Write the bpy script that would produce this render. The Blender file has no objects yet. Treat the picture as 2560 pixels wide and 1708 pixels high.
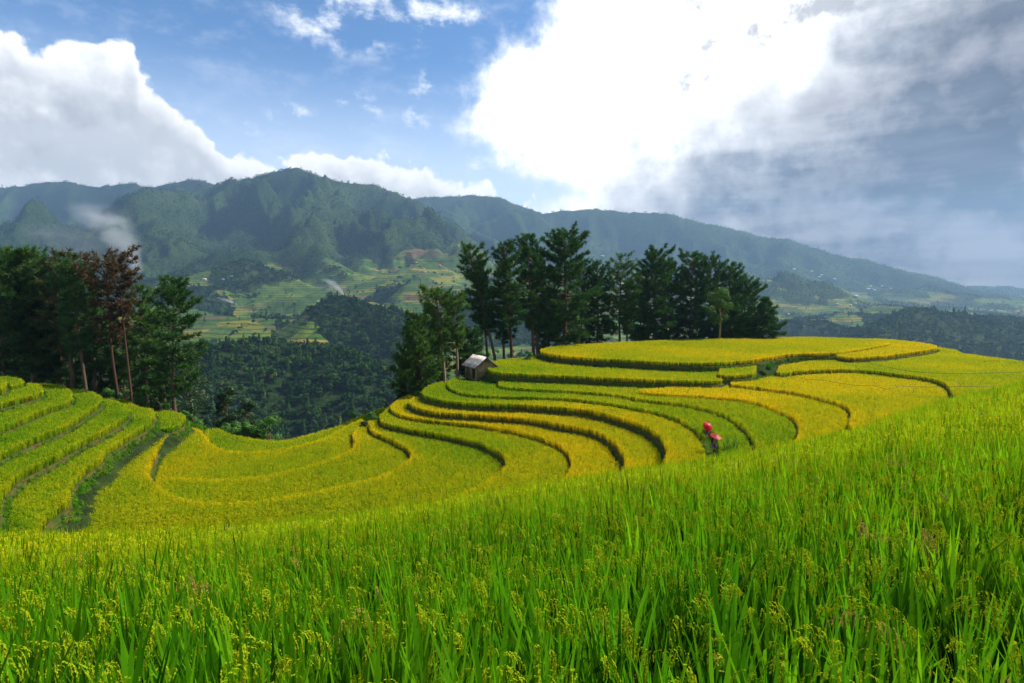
import bpy, bmesh, math, random
import numpy as np
from mathutils import Vector, Matrix, Euler
from mathutils.geometry import delaunay_2d_cdt

SC = bpy.context.scene
COL = SC.collection
# ------------------------------------------------------------------ camera
F = 1422.0; CX = 1280.0; CY = 854.0; PITCH = math.radians(5.0)
cam_d = bpy.data.cameras.new('camera'); cam = bpy.data.objects.new('camera', cam_d); COL.objects.link(cam)
cam_d.sensor_width = 36.0; cam_d.lens = F / 2560.0 * 36.0
cam_d.clip_start = 0.1; cam_d.clip_end = 30000
cam.location = (0, 0, 0); cam.rotation_euler = (math.pi / 2 - PITCH, 0, 0)
SC.camera = cam
SC.view_settings.view_transform = 'Standard'; SC.view_settings.look = 'None'
SC.view_settings.exposure = 0.56; SC.view_settings.gamma = 1.0
SC.cycles.max_bounces = 6; SC.cycles.diffuse_bounces = 3; SC.cycles.glossy_bounces = 2
SC.cycles.transmission_bounces = 4; SC.cycles.transparent_max_bounces = 8; SC.cycles.volume_bounces = 0
SC.cycles.use_denoising = True
SC.cycles.volume_step_rate = 1.0; SC.cycles.volume_max_steps = 128

def ray(X, Y):
    a = (X - CX) / F; b = (Y - CY) / F
    c, s = math.cos(PITCH), math.sin(PITCH)
    return np.array([a, c - b * s, -s - b * c])
def on_z(X, Y, z):
    d = ray(X, Y); t = z / d[2]
    return d * t
def at_y(X, Y, y):
    d = ray(X, Y)
    return d * (y / d[1])
# magnified views the outlines were measured in: scale and origin
VIEW = {'S': (1, 0, 0), 'D': (2350 / 2560., 0, 0), 'R3': (3.647, 900, 820), 'R4': (2.117, 1450, 800),
        'A': (2.9375, 350, 1000), 'B': (3.734, 0, 920), 'C': (3.56, 1900, 780), 'R2': (2.0435, 900, 550),
        'R1': (1.96, 0, 550), 'R8': (2.9375, 400, 650), 'E': (1.958, 0, 380), 'R7': (3.092, 1800, 620)}
def cv(v, x, y):
    s, ox, oy = VIEW[v]
    return ox + x / s, oy + y / s

# ------------------------------------------------------------------ world
SUN_AZ = math.radians(72); SUN_EL = math.radians(42)
W = bpy.data.worlds.new('World'); SC.world = W; W.use_nodes = True
class G:
    def __init__(s, nt): s.nt = nt; s.n = nt.nodes; s.l = nt.links
    def node(s, t, **k):
        n = s.n.new(t)
        for a, b in k.items(): setattr(n, a, b)
        return n
    def put(s, sock, v):
        if isinstance(v, bpy.types.NodeSocket): s.l.new(v, sock)
        elif v is not None:
            if isinstance(v, (tuple, list)) and len(v) == 3 and sock.type == 'RGBA': v = (*v, 1)
            sock.default_value = v
    def m(s, op, a, b=None, c=None, clamp=False):
        n = s.node('ShaderNodeMath', operation=op, use_clamp=clamp)
        s.put(n.inputs[0], a); s.put(n.inputs[1], b)
        if c is not None: s.put(n.inputs[2], c)
        return n.outputs[0]
    def add(s, a, b): return s.m('ADD', a, b)
    def sub(s, a, b): return s.m('SUBTRACT', a, b)
    def mul(s, a, b): return s.m('MULTIPLY', a, b)
    def mapr(s, v, a, b, c=0.0, d=1.0, smooth=True):
        n = s.node('ShaderNodeMapRange', interpolation_type='SMOOTHSTEP' if smooth else 'LINEAR')
        for k, x in zip(('Value', 'From Min', 'From Max', 'To Min', 'To Max'), (v, a, b, c, d)): s.put(n.inputs[k], x)
        return n.outputs[0]
    def mix(s, f, a, b, mode='MIX'):
        n = s.node('ShaderNodeMix', data_type='RGBA', blend_type=mode, clamp_factor=True)
        s.put(n.inputs[0], f); s.put(n.inputs[6], a); s.put(n.inputs[7], b)
        return n.outputs[2]
    def noise(s, vec, scale, detail=4, rough=.5, lac=2.0, dist=0.0, out=0, dim='3D'):
        n = s.node('ShaderNodeTexNoise', noise_dimensions=dim)
        s.put(n.inputs['Vector'], vec)
        for k, x in (('Scale', scale), ('Detail', detail), ('Roughness', rough), ('Lacunarity', lac), ('Distortion', dist)): s.put(n.inputs[k], x)
        return n.outputs[out]
    def curve(s, v, pts):
        n = s.node('ShaderNodeFloatCurve'); c = n.mapping.curves[0]
        n.mapping.use_clip = False
        pts = sorted(pts)
        c.points[0].location = pts[0]; c.points[1].location = pts[-1]
        for p in pts[1:-1]: c.points.new(*p)
        for p in c.points: p.handle_type = 'AUTO_CLAMPED'
        n.mapping.update(); s.put(n.inputs['Value'], v); s.put(n.inputs[0], 1.0)
        return n.outputs[0]
    def comb(s, x, y, z):
        n = s.node('ShaderNodeCombineXYZ')
        for i, v in enumerate((x, y, z)): s.put(n.inputs[i], v)
        return n.outputs[0]
    def ramp(s, f, stops, interp='LINEAR'):
        n = s.node('ShaderNodeValToRGB'); e = n.color_ramp.elements; n.color_ramp.interpolation = interp
        e[0].position, e[0].color = stops[0][0], (*stops[0][1], 1); e[1].position, e[1].color = stops[-1][0], (*stops[-1][1], 1)
        for p, c in stops[1:-1]:
            k = e.new(p); k.color = (*c, 1)
        s.put(n.inputs[0], f); return n.outputs[0]

def azel(X, Y):
    d = ray(X, Y)
    return math.degrees(math.atan2(d[0], d[1])), math.degrees(math.atan2(d[2], math.hypot(d[0], d[1])))
def build_world():
    g = G(W.node_tree); g.n.clear()
    tc = g.node('ShaderNodeTexCoord').outputs['Generated']
    sep = g.node('ShaderNodeSeparateXYZ'); g.put(sep.inputs[0], tc); x, y, z = sep.outputs
    sky = g.node('ShaderNodeTexSky', sky_type='NISHITA', sun_disc=False, sun_elevation=SUN_EL, sun_rotation=SUN_AZ,
                 altitude=1200, air_density=1.0, dust_density=0.6, ozone_density=1.5)
    deg = 180 / math.pi
    az = g.mul(g.m('ARCTAN2', x, y), deg)
    el = g.mul(g.m('ARCTAN2', z, g.m('SQRT', g.add(g.mul(x, x), g.mul(y, y)))), deg)
    A0, A1, E0, E1 = -60., 60., -10., 50.
    azn = g.m('MULTIPLY_ADD', az, 1 / (A1 - A0), -A0 / (A1 - A0)); eln = g.m('MULTIPLY_ADD', el, 1 / (E1 - E0), -E0 / (E1 - E0))
    def an(a): return (a - A0) / (A1 - A0)
    def en(e): return (e - E0) / (E1 - E0)
    vec = tc
    # billowing detail shared by all clouds (degrees)
    n1 = g.noise(vec, 7, 7, .55)
    n2 = g.noise(vec, 22, 6, .6)
    vo = g.node('ShaderNodeTexVoronoi', feature='SMOOTH_F1'); vo.inputs['Scale'].default_value = 13; vo.inputs['Detail'].default_value = 3.2; vo.inputs['Roughness'].default_value = .55
    wv = g.node('ShaderNodeMix', data_type='VECTOR'); wv.inputs[0].default_value = .06
    g.put(wv.inputs[4], vec); g.put(wv.inputs[5], g.noise(vec, 9, 4, out=1)); g.put(vo.inputs['Vector'], wv.outputs[1])
    bil = g.m('SUBTRACT', .5, vo.outputs['Distance'])          # puffs
    # --- left cumulus
    tops = [(-200, -20), (0, 28), (65, 70), (150, 42), (200, 55), (290, 62), (315, 112), (370, 158), (410, 215), (470, 250), (508, 302),
            (560, 318), (640, 345), (700, 322), (780, 308), (850, 305), (930, 332), (1020, 362), (1100, 395), (1180, 425), (1300, 470), (2400, 740)]
    pts = []
    for a, b in tops:
        p = azel(*cv('D', a, b)); pts.append((an(p[0]), en(p[1])))
    top = g.curve(azn, pts)
    sd = g.mul(g.sub(top, eln), E1 - E0)                        # degrees below the cloud top
    sd1 = g.add(sd, g.add(g.mul(bil, 3.2), g.mul(g.sub(n2, .5), 3.0)))
    cum = g.mapr(sd1, 0.1, .75)
    # light on the cumulus: bright crown, grey belly, wisps
    def relief(scale, det, rough, off, seed):
        v0 = g.node('ShaderNodeVectorMath', operation='ADD'); g.put(v0.inputs[0], vec); v0.inputs[1].default_value = (seed, 0, 0)
        v1 = g.node('ShaderNodeVectorMath', operation='ADD'); g.put(v1.inputs[0], vec); v1.inputs[1].default_value = (seed + off * .75, 0, off * .65)
        return g.sub(g.noise(v0.outputs[0], scale, det, rough), g.noise(v1.outputs[0], scale, det, rough))
    rel = g.add(g.mul(relief(5, 3, .5, .05, 3.1), 1.3), g.mul(relief(14, 6, .55, .02, 7.7), 1.3))     # lit and shaded sides of the billows
    belly = g.mapr(g.add(sd, g.mul(g.sub(n1, .5), 20)), 5, 11)
    lowlift = g.mapr(g.add(el, g.mul(g.sub(n1, .5), 22)), 11.0, 15.0, 1, 0)
    belly = g.mul(belly, g.m('SUBTRACT', 1.0, g.mul(lowlift, .9)))
    belly = g.mul(belly, g.mapr(az, -26, -10, 1, .3))
    puff = g.mapr(g.add(rel, g.mul(bil, .35)), -.30, .42)
    bright = g.mix(puff, (.52, .54, .57), (.98, .97, .95))
    grey = g.mix(puff, (.27, .285, .32), (.46, .475, .51))
    cumc = g.mix(belly, bright, grey)
    cumc = g.mix(g.mapr(sd1, .1, 3.5, .8, 0), cumc, (1.0, .99, .97))
    # --- right bright bank and stratus
    lefts = [(1300, -120), (1232, -10), (1205, 30), (1150, 108), (1060, 160), (1010, 205), (1005, 285), (1085, 345), (1120, 378), (1180, 405), (1240, 435), (1200, 470), (1150, 520)]
    pl = []
    for a, b in lefts:
        p = azel(*cv('D', a, b)); pl.append((en(p[1]), an(p[0])))
    lf = g.curve(eln, pl)
    sr = g.mul(g.sub(azn, lf), A1 - A0)
    streak = g.noise(g.comb(g.mul(az, .05), g.mul(el, .12), 0.3), 1.5, 6, .52)
    sr1 = g.add(sr, g.add(g.add(g.mul(g.sub(n2, .5), 8.0), g.mul(bil, 2.0)), g.mul(g.sub(n1, .5), 7.0)))
    bank = g.mapr(sr1, -.6, 4.2)
    # line separating white glare from grey: through D(1820,-40) and D(1330,430)
    p0 = azel(*cv('D', 1840, -40)); p1 = azel(*cv('D', 1270, 440))
    dx, dy = p1[0] - p0[0], p1[1] - p0[1]; L = math.hypot(dx, dy); nx, ny = -dy / L, dx / L   # to the right/below
    if nx < 0: nx, ny = -nx, -ny
    dl = g.add(g.add(g.mul(az, nx), g.mul(el, ny)), -(p0[0] * nx + p0[1] * ny))
    dl1 = g.add(dl, g.add(g.add(g.mul(g.sub(n1, .5), 15), g.mul(g.sub(n2, .5), 9)), g.mul(rel, -3.0)))
    glare = g.mapr(dl1, -5.5, 6.5, 1, 0)
    deep = g.mapr(g.add(dl, g.mul(g.sub(streak, .5), 30)), 1, 17)
    st = g.mapr(g.add(g.add(g.mul(streak, .62), g.mul(n1, .28)), g.mul(n2, .20)), .46, .64)
    rs = g.add(g.mul(relief(2.4, 6, .55, .08, 11.0), 1.7), g.mul(rel, 1.1)); st = g.m('ADD', g.mul(st, .85), rs, clamp=True)
    bands = g.noise(g.comb(g.mul(az, .028), g.mul(el, .21), 2.7), 1.4, 7, .55); st = g.m('ADD', st, g.mul(g.sub(bands, .5), 2.6), clamp=True)
    strat = g.mix(deep, g.mix(st, (.22, .235, .28), (.74, .74, .75)), g.mix(st, (.055, .055, .075), (.29, .275, .30)))
    strat = g.mix(g.mapr(dl1, 0, 11, .75, 0), strat, (.95, .95, .95))
    bankc = g.mix(glare, strat, g.mix(g.mapr(sr1, .5, 6), (.88, .90, .93), (1.6, 1.57, 1.5)))
    # small dark scraps in the glare
    scr = None
    for a, b, ra, rb in ((1590, 190, 1.5, 1.15), (1735, 62, .8, .8), (1755, 88, .8, .6), (1640, 100, 1.1, .6), (1905, 12, 3.4, .9), (1590, 5, 2.1, .6)):
        p = azel(*cv('D', a, b))
        q = g.add(g.m('POWER', g.mul(g.m('ABSOLUTE', g.sub(az, p[0])), 1 / ra), 2.0), g.m('POWER', g.mul(g.m('ABSOLUTE', g.sub(el, p[1])), 1 / rb), 2.0))
        v = g.mapr(g.add(q, g.mul(g.sub(g.noise(vec, 30, 8, .68), .5), 9.0)), -.6, 2.4, 1, 0)
        scr = v if scr is None else g.m('MAXIMUM', scr, v)
    bankc = g.mix(g.mul(scr, .85), bankc, (.34, .34, .37))
    # wisps over the blue
    thin = g.noise(g.comb(g.mul(az, .08), g.mul(el, .16), 5.0), 2.6, 8, .62)
    wz = None
    for a, b, ra, rb in ((810, 250, 2.6, 1.7), (1020, 50, 4.5, 2.0), (960, 250, 1.6, 2.2), (570, 300, 1.0, .9), (660, 260, 2.0, 1.0), (800, 40, 7, 3), (950, 95, 1.0, .6), (980, 190, .8, 1.4), (1100, 370, 1.4, .8), (930, 15, 3, 1.1)):
        p = azel(*cv('D', a, b))
        q = g.add(g.m('POWER', g.mul(g.m('ABSOLUTE', g.sub(az, p[0])), 1 / ra), 2.0), g.m('POWER', g.mul(g.m('ABSOLUTE', g.sub(el, p[1])), 1 / rb), 2.0))
        v = g.mapr(q, .1, 1.6, 1, 0)
        wz = v if wz is None else g.m('MAXIMUM', wz, v)
    wisp = g.mul(g.mapr(g.add(g.mul(thin, .55), g.mul(n2, .45)), .47, .68), wz)
    veil = g.mul(g.mapr(thin, .45, .75), .16)
    horizon = g.mapr(el, 8, 22, .62, 0)
    S = g.node('ShaderNodeMix', data_type='RGBA', blend_type='MULTIPLY'); S.inputs[0].default_value = 1
    g.put(S.inputs[6], sky.outputs[0]); S.inputs[7].default_value = (.72, 1.0, 1.22, 1)
    K = 10.0                                     # clouds are brought up to the Sky Texture's scale; Background strength is 0.1
    def up(c):
        n = g.node('ShaderNodeVectorMath', operation='SCALE'); g.put(n.inputs[0], c); n.inputs['Scale'].default_value = K
        return n.outputs[0]
    c = S.outputs[2]
    c = g.mix(horizon, c, up(g.mix(0.0, (.80, .88, .98), (1, 1, 1))))
    c = g.mix(g.m('MAXIMUM', veil, wisp), c, up(g.mix(0.0, (1.0, 1.0, 1.0), (1, 1, 1))))
    c = g.mix(cum, c, up(cumc))
    c = g.mix(bank, c, up(bankc))
    bg = g.node('ShaderNodeBackground'); g.put(bg.inputs[0], c); bg.inputs[1].default_value = 0.1
    out = g.node('ShaderNodeOutputWorld'); g.l.new(bg.outputs[0], out.inputs[0])
build_world()
W.cycles.sampling_method = 'MANUAL'; W.cycles.sample_map_resolution = 512
sun_d = bpy.data.lights.new('sun', 'SUN'); sun = bpy.data.objects.new('sun', sun_d); COL.objects.link(sun)
sun_d.energy = 5.0; sun_d.angle = math.radians(2.0); sun_d.color = (1.0, .93, .80)
sv = Vector((math.sin(SUN_AZ) * math.cos(SUN_EL), math.cos(SUN_AZ) * math.cos(SUN_EL), math.sin(SUN_EL)))
sun.rotation_euler = sv.to_track_quat('Z', 'Y').to_euler(); sun.location = (60, 60, 80)

# ------------------------------------------------------------------ helpers
def tag(o, label=None, cat=None, group=None, kind=None):
    if label: o['label'] = label
    if cat: o['category'] = cat
    if group: o['group'] = group
    if kind: o['kind'] = kind
    return o
def empty(name, loc, label, cat, group=None, rz=0.0):
    o = bpy.data.objects.new(name, None); COL.objects.link(o); o.location = loc; o.rotation_euler = (0, 0, rz)
    o.empty_display_size = .3
    return tag(o, label, cat, group)
def mesh_np(name, V, Fc, mats, parent=None, smooth=False, mi=None, link=True):
    """V (n,3); Fc list of index arrays (tri or quad) or one (m,k) array"""
    me = bpy.data.meshes.new(name); V = np.asarray(V, np.float32)
    me.vertices.add(len(V)); me.vertices.foreach_set('co', V.ravel())
    if isinstance(Fc, np.ndarray): groups = [Fc]
    else: groups = [np.asarray(f, np.int32).reshape(-1, k) for f, k in Fc if len(f)]
    tot = sum(f.size for f in groups); np_ = sum(len(f) for f in groups)
    me.loops.add(tot); me.polygons.add(np_)
    me.loops.foreach_set('vertex_index', np.concatenate([f.ravel() for f in groups]).astype(np.int32))
    st = []; o = 0
    for f in groups:
        st.append(o + np.arange(len(f)) * f.shape[1]); o += f.size
    me.polygons.foreach_set('loop_start', np.concatenate(st).astype(np.int32))
    if mi is not None: me.polygons.foreach_set('material_index', np.asarray(mi, np.int32))
    if smooth: me.polygons.foreach_set('use_smooth', np.ones(np_, bool))
    me.update(calc_edges=True)
    for m in (mats if isinstance(mats, (list, tuple)) else [mats]): me.materials.append(m)
    ob = bpy.data.objects.new(name, me)
    if link: COL.objects.link(ob)
    if parent: ob.parent = parent
    return ob
class MB:
    """collects simple solids, then becomes one mesh object"""
    def __init__(s): s.v = []; s.q = []; s.t = []; s.n = 0
    def addv(s, V, q=(), t=()):
        s.v.append(np.asarray(V, float)); 
        s.q += [[i + s.n for i in f] for f in q]; s.t += [[i + s.n for i in f] for f in t]; s.n += len(V)
    def box(s, c, d, M=None):
        x, y, z = [k / 2 for k in d]
        V = np.array([[-x, -y, -z], [x, -y, -z], [x, y, -z], [-x, y, -z], [-x, -y, z], [x, -y, z], [x, y, z], [-x, y, z]])
        if M is not None: V = V @ np.array(M.to_3x3()).T
        s.addv(V + np.array(c), [(0, 3, 2, 1), (4, 5, 6, 7), (0, 1, 5, 4), (1, 2, 6, 5), (2, 3, 7, 6), (3, 0, 4, 7)])
    def tube(s, P, R, k=8, cap=True):
        P = np.asarray(P, float); n = len(P); R = np.broadcast_to(np.asarray(R, float), (n,))
        T = np.gradient(P, axis=0); T /= np.linalg.norm(T, axis=1)[:, None] + 1e-9
        ref = np.array([0, 0, 1.]) if abs(T[0][2]) < .9 else np.array([1., 0, 0])
        U = np.cross(T, ref); U /= np.linalg.norm(U, axis=1)[:, None] + 1e-9; Wd = np.cross(T, U)
        a = np.linspace(0, 2 * math.pi, k, endpoint=False)
        V = (P[:, None] + R[:, None, None] * (np.cos(a)[None, :, None] * U[:, None] + np.sin(a)[None, :, None] * Wd[:, None])).reshape(-1, 3)
        q = [(i * k + j, i * k + (j + 1) % k, (i + 1) * k + (j + 1) % k, (i + 1) * k + j) for i in range(n - 1) for j in range(k)]
        t = []
        if cap:
            V = np.vstack([V, P[0], P[-1]]); c0, c1 = n * k, n * k + 1
            t = [(c0, (j + 1) % k, j) for j in range(k)] + [(c1, (n - 1) * k + j, (n - 1) * k + (j + 1) % k) for j in range(k)]
        s.addv(V, q, t)
    def build(s, name, mat, parent=None, smooth=False):
        return mesh_np(name, np.vstack(s.v), [(s.q, 4), (s.t, 3)], mat, parent, smooth)

# lattice noise in numpy
def _h(ix, iy, seed):
    n = (ix.astype(np.int64) * 374761393 + iy.astype(np.int64) * 668265263 + seed * 1442695041) & 0xffffffff
    n = ((n ^ (n >> 13)) * 1274126177) & 0xffffffff
    n = ((n ^ (n >> 16)) * 2246822519) & 0xffffffff
    return (n & 0xffffff) / float(0xffffff)
def vn(x, y, seed=0):
    ix = np.floor(x); iy = np.floor(y); fx = x - ix; fy = y - iy
    fx = fx * fx * fx * (fx * (fx * 6 - 15) + 10); fy = fy * fy * fy * (fy * (fy * 6 - 15) + 10)
    ix = ix.astype(np.int64); iy = iy.astype(np.int64)
    return (_h(ix, iy, seed) * (1 - fx) + _h(ix + 1, iy, seed) * fx) * (1 - fy) + (_h(ix, iy + 1, seed) * (1 - fx) + _h(ix + 1, iy + 1, seed) * fx) * fy
def fbm(x, y, octv=5, seed=0, ridged=False, gain=.5):
    s = 0.; a = 1.; t = 0.
    for o in range(octv):
        c, sn = math.cos(o * 1.1 + .4), math.sin(o * 1.1 + .4); f = 2.03 ** o
        n = vn((x * c - y * sn) * f + 17.3 * o, (x * sn + y * c) * f - 9.1 * o, seed + o)
        if ridged: n = 1 - np.abs(2 * n - 1)
        s = s + a * n; t += a; a *= gain
    return s / t
def sstep(a, b, x):
    t = np.clip((x - a) / (b - a), 0, 1); return t * t * (3 - 2 * t)
def inside(P, poly):
    x, y = P[:, 0], P[:, 1]; r = np.zeros(len(P), bool)
    x0, y0 = poly[-1]
    for x1, y1 in poly:
        c = (y1 > y) != (y0 > y)
        with np.errstate(divide='ignore', invalid='ignore'):
            r ^= c & (x < (x0 - x1) * (y - y1) / ((y0 - y1) if y0 != y1 else 1e-9) + x1)
        x0, y0 = x1, y1
    return r
def dist_poly(P, poly, closed=True):
    A = np.asarray(poly)[:, :2]; Bp = np.roll(A, -1, 0) if closed else A[1:]
    if not closed: A = A[:-1]
    d = np.full(len(P), 1e18)
    for a, b in zip(A, Bp):
        ab = b - a; L = ab @ ab + 1e-12
        t = np.clip(((P[:, 0] - a[0]) * ab[0] + (P[:, 1] - a[1]) * ab[1]) / L, 0, 1)
        d = np.minimum(d, (P[:, 0] - a[0] - t * ab[0]) ** 2 + (P[:, 1] - a[1] - t * ab[1]) ** 2)
    return np.sqrt(d)
def catmull(P, step):
    P = np.asarray(P, float); Q = np.vstack([2 * P[0] - P[1], P, 2 * P[-1] - P[-2]]); out = []
    for i in range(1, len(Q) - 2):
        p0, p1, p2, p3 = Q[i - 1:i + 3]
        n = max(2, int(np.linalg.norm(p2 - p1) / step))
        t0 = 0; t1 = np.linalg.norm(p1 - p0) ** .5; t2 = t1 + np.linalg.norm(p2 - p1) ** .5; t3 = t2 + np.linalg.norm(p3 - p2) ** .5
        for k in range(n):
            t = t1 + (t2 - t1) * k / n
            a1 = (t1 - t) / (t1 - t0 + 1e-9) * p0 + (t - t0) / (t1 - t0 + 1e-9) * p1
            a2 = (t2 - t) / (t2 - t1 + 1e-9) * p1 + (t - t1) / (t2 - t1 + 1e-9) * p2
            a3 = (t3 - t) / (t3 - t2 + 1e-9) * p2 + (t - t2) / (t3 - t2 + 1e-9) * p3
            b1 = (t2 - t) / (t2 - t0) * a1 + (t - t0) / (t2 - t0) * a2
            b2 = (t3 - t) / (t3 - t1) * a2 + (t - t1) / (t3 - t1) * a3
            out.append((t2 - t) / (t2 - t1 + 1e-9) * b1 + (t - t1) / (t2 - t1 + 1e-9) * b2)
    out.append(P[-1]); return np.array(out)

# ------------------------------------------------------------------ materials
def mat(name, build):
    m = bpy.data.materials.new(name); m.use_nodes = True; g = G(m.node_tree); g.n.clear()
    out = g.node('ShaderNodeOutputMaterial'); r = build(g, out)
    if r is not None: g.l.new(r, out.inputs[0])
    return m
def pbsdf(g, col, rough=.8, spec=.3, bump=None, metal=0.0):
    b = g.node('ShaderNodeBsdfPrincipled'); g.put(b.inputs['Base Color'], col); g.put(b.inputs['Roughness'], rough)
    b.inputs['Specular IOR Level'].default_value = spec; b.inputs['Metallic'].default_value = metal
    if bump is not None:
        n = g.node('ShaderNodeBump'); g.put(n.inputs['Height'], bump[0]); n.inputs['Strength'].default_value = bump[1]; n.inputs['Distance'].default_value = bump[2]
        g.l.new(n.outputs[0], b.inputs['Normal'])
    return b.outputs[0]
def leafy(g, col, trans=.4, tcol=None, gloss=.06, rough=.5):
    d = g.node('ShaderNodeBsdfDiffuse'); g.put(d.inputs[0], col)
    t = g.node('ShaderNodeBsdfTranslucent'); g.put(t.inputs[0], tcol if tcol is not None else col)
    m = g.node('ShaderNodeMixShader'); m.inputs[0].default_value = trans; g.l.new(d.outputs[0], m.inputs[1]); g.l.new(t.outputs[0], m.inputs[2])
    if gloss <= 0: return m.outputs[0]
    s = g.node('ShaderNodeBsdfGlossy'); s.inputs['Roughness'].default_value = rough; g.put(s.inputs[0], (.8, .85, .8))
    m2 = g.node('ShaderNodeMixShader'); m2.inputs[0].default_value = gloss; g.l.new(m.outputs[0], m2.inputs[1]); g.l.new(s.outputs[0], m2.inputs[2])
    return m2.outputs[0]
def inst(g, name):
    return g.node('ShaderNodeAttribute', attribute_type='INSTANCER', attribute_name=name).outputs['Fac']
def objpos(g): return g.node('ShaderNodeTexCoord').outputs['Object']
def geopos(g): return g.node('ShaderNodeNewGeometry').outputs['Position']
def m_rice_leaf(g, out):
    t = inst(g, 'tint')
    c = g.ramp(t, [(0, (.055, .27, .006)), (.25, (.20, .46, .006)), (.5, (.37, .52, .006)), (.75, (.58, .58, .005)), (1, (.82, .62, .005))])
    c = g.mix(g.mul(g.noise(geopos(g), 6, 2), .35), c, g.mix(t, (.045, .20, .010), (.45, .42, .01)))
    c = g.mix(1.0, c, g.ramp(inst(g, 'dry'), [(0, (.30, .33, .3)), (.35, (.85, .87, .9)), (1, (1.2, 1.15, 1.0))]), 'MULTIPLY')
    return leafy(g, c, .5, gloss=0)
def m_rice_grain(g, out):
    t = inst(g, 'tint')
    c = g.ramp(t, [(0, (.26, .36, .010)), (.3, (.38, .43, .010)), (.6, (.60, .52, .009)), (1, (.88, .60, .008))])
    c = g.mix(g.mapr(inst(g, 'dry'), .94, .98), c, (.40, .25, .07))
    return leafy(g, c, .3, gloss=0)
def m_rice_stem(g, out):
    t = inst(g, 'tint')
    c = g.mix(t, (.05, .13, .012), (.26, .20, .03))
    return leafy(g, c, .25, gloss=.02)
M_LEAF = mat('rice_leaf', m_rice_leaf); M_GRAIN = mat('rice_grain', m_rice_grain); M_STEM = mat('rice_stem', m_rice_stem)
def m_weed(g, out):
    c = g.mix(inst(g, 'tint'), (.05, .17, .010), (.19, .38, .018)); return leafy(g, c, .4, gloss=0)
M_WEED = mat('weed', m_weed)
def m_earth(g, out):
    p = geopos(g); n = g.noise(p, 1.3, 6, .65); n2 = g.noise(p, 7, 5, .7)
    c = g.mix(g.mapr(n, .38, .62), (.13, .07, .030), (.045, .075, .015)); c = g.mix(g.mapr(n2, .4, .7), c, (.065, .11, .016))
    return pbsdf(g, c, .95, .1, (n2, .8, .15))
M_EARTH = mat('terrace_earth', m_earth)
def m_forest_floor(g, out):
    p = geopos(g); n = g.noise(p, .35, 6, .65)
    return pbsdf(g, g.mix(g.mapr(n, .35, .65), (.018, .035, .012), (.05, .085, .02)), .95, .05, (g.noise(p, 2.5, 5, .7), 1.0, .6))
M_FLOOR = mat('slope_undergrowth', m_forest_floor)

# ------------------------------------------------------------------ scattering
LIB = {}
def lib(name, objs):
    c = bpy.data.collections.new(name)
    for i, o in enumerate(objs):
        o.name = '%s_%02d' % (name, i); c.objects.link(o)
    LIB[name] = c; return c
def scatter(name, P, coll, vi, scl, rot, attrs, label, cat, kind='stuff', mats=()):
    ob = mesh_np(name, P, np.zeros((0, 3), np.int32), [])
    me = ob.data
    for m in mats: me.materials.append(m)
    a = me.attributes.new('vi', 'INT', 'POINT'); a.data.foreach_set('value', np.asarray(vi, np.int32))
    a = me.attributes.new('scl', 'FLOAT_VECTOR', 'POINT'); a.data.foreach_set('vector', np.asarray(scl, np.float32).ravel())
    a = me.attributes.new('rot', 'FLOAT_VECTOR', 'POINT'); a.data.foreach_set('vector', np.asarray(rot, np.float32).ravel())
    for k, v in attrs.items():
        a = me.attributes.new(k, 'FLOAT', 'POINT'); a.data.foreach_set('value', np.asarray(v, np.float32))
    ng = bpy.data.node_groups.new(name + '_scatter', 'GeometryNodeTree')
    ng.interface.new_socket('Geometry', in_out='INPUT', socket_type='NodeSocketGeometry'); ng.interface.new_socket('Geometry', in_out='OUTPUT', socket_type='NodeSocketGeometry')
    N = ng.nodes; L = ng.links
    i = N.new('NodeGroupInput'); o = N.new('NodeGroupOutput'); iop = N.new('GeometryNodeInstanceOnPoints')
    ci = N.new('GeometryNodeCollectionInfo'); ci.inputs['Collection'].default_value = coll; ci.inputs['Separate Children'].default_value = True; ci.inputs['Reset Children'].default_value = True
    L.new(i.outputs[0], iop.inputs['Points']); L.new(ci.outputs[0], iop.inputs['Instance']); iop.inputs['Pick Instance'].default_value = True
    for nm, dt, sk in (('vi', 'INT', 'Instance Index'), ('rot', 'FLOAT_VECTOR', 'Rotation'), ('scl', 'FLOAT_VECTOR', 'Scale')):
        na = N.new('GeometryNodeInputNamedAttribute'); na.data_type = dt; na.inputs['Name'].default_value = nm
        L.new(na.outputs['Attribute'], iop.inputs[sk])
    L.new(iop.outputs[0], o.inputs[0])
    md = ob.modifiers.new('scatter', 'NODES'); md.node_group = ng
    return tag(ob, label, cat, None, kind)
# ------------------------------------------------------------------ rice paddies: level terraces
RH = 0.78                       # height of standing rice
def W3(*a): return [('W', x, y) for x, y in a]
def Q(v, *a): return [(v, x, y) for x, y in a]
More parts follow.
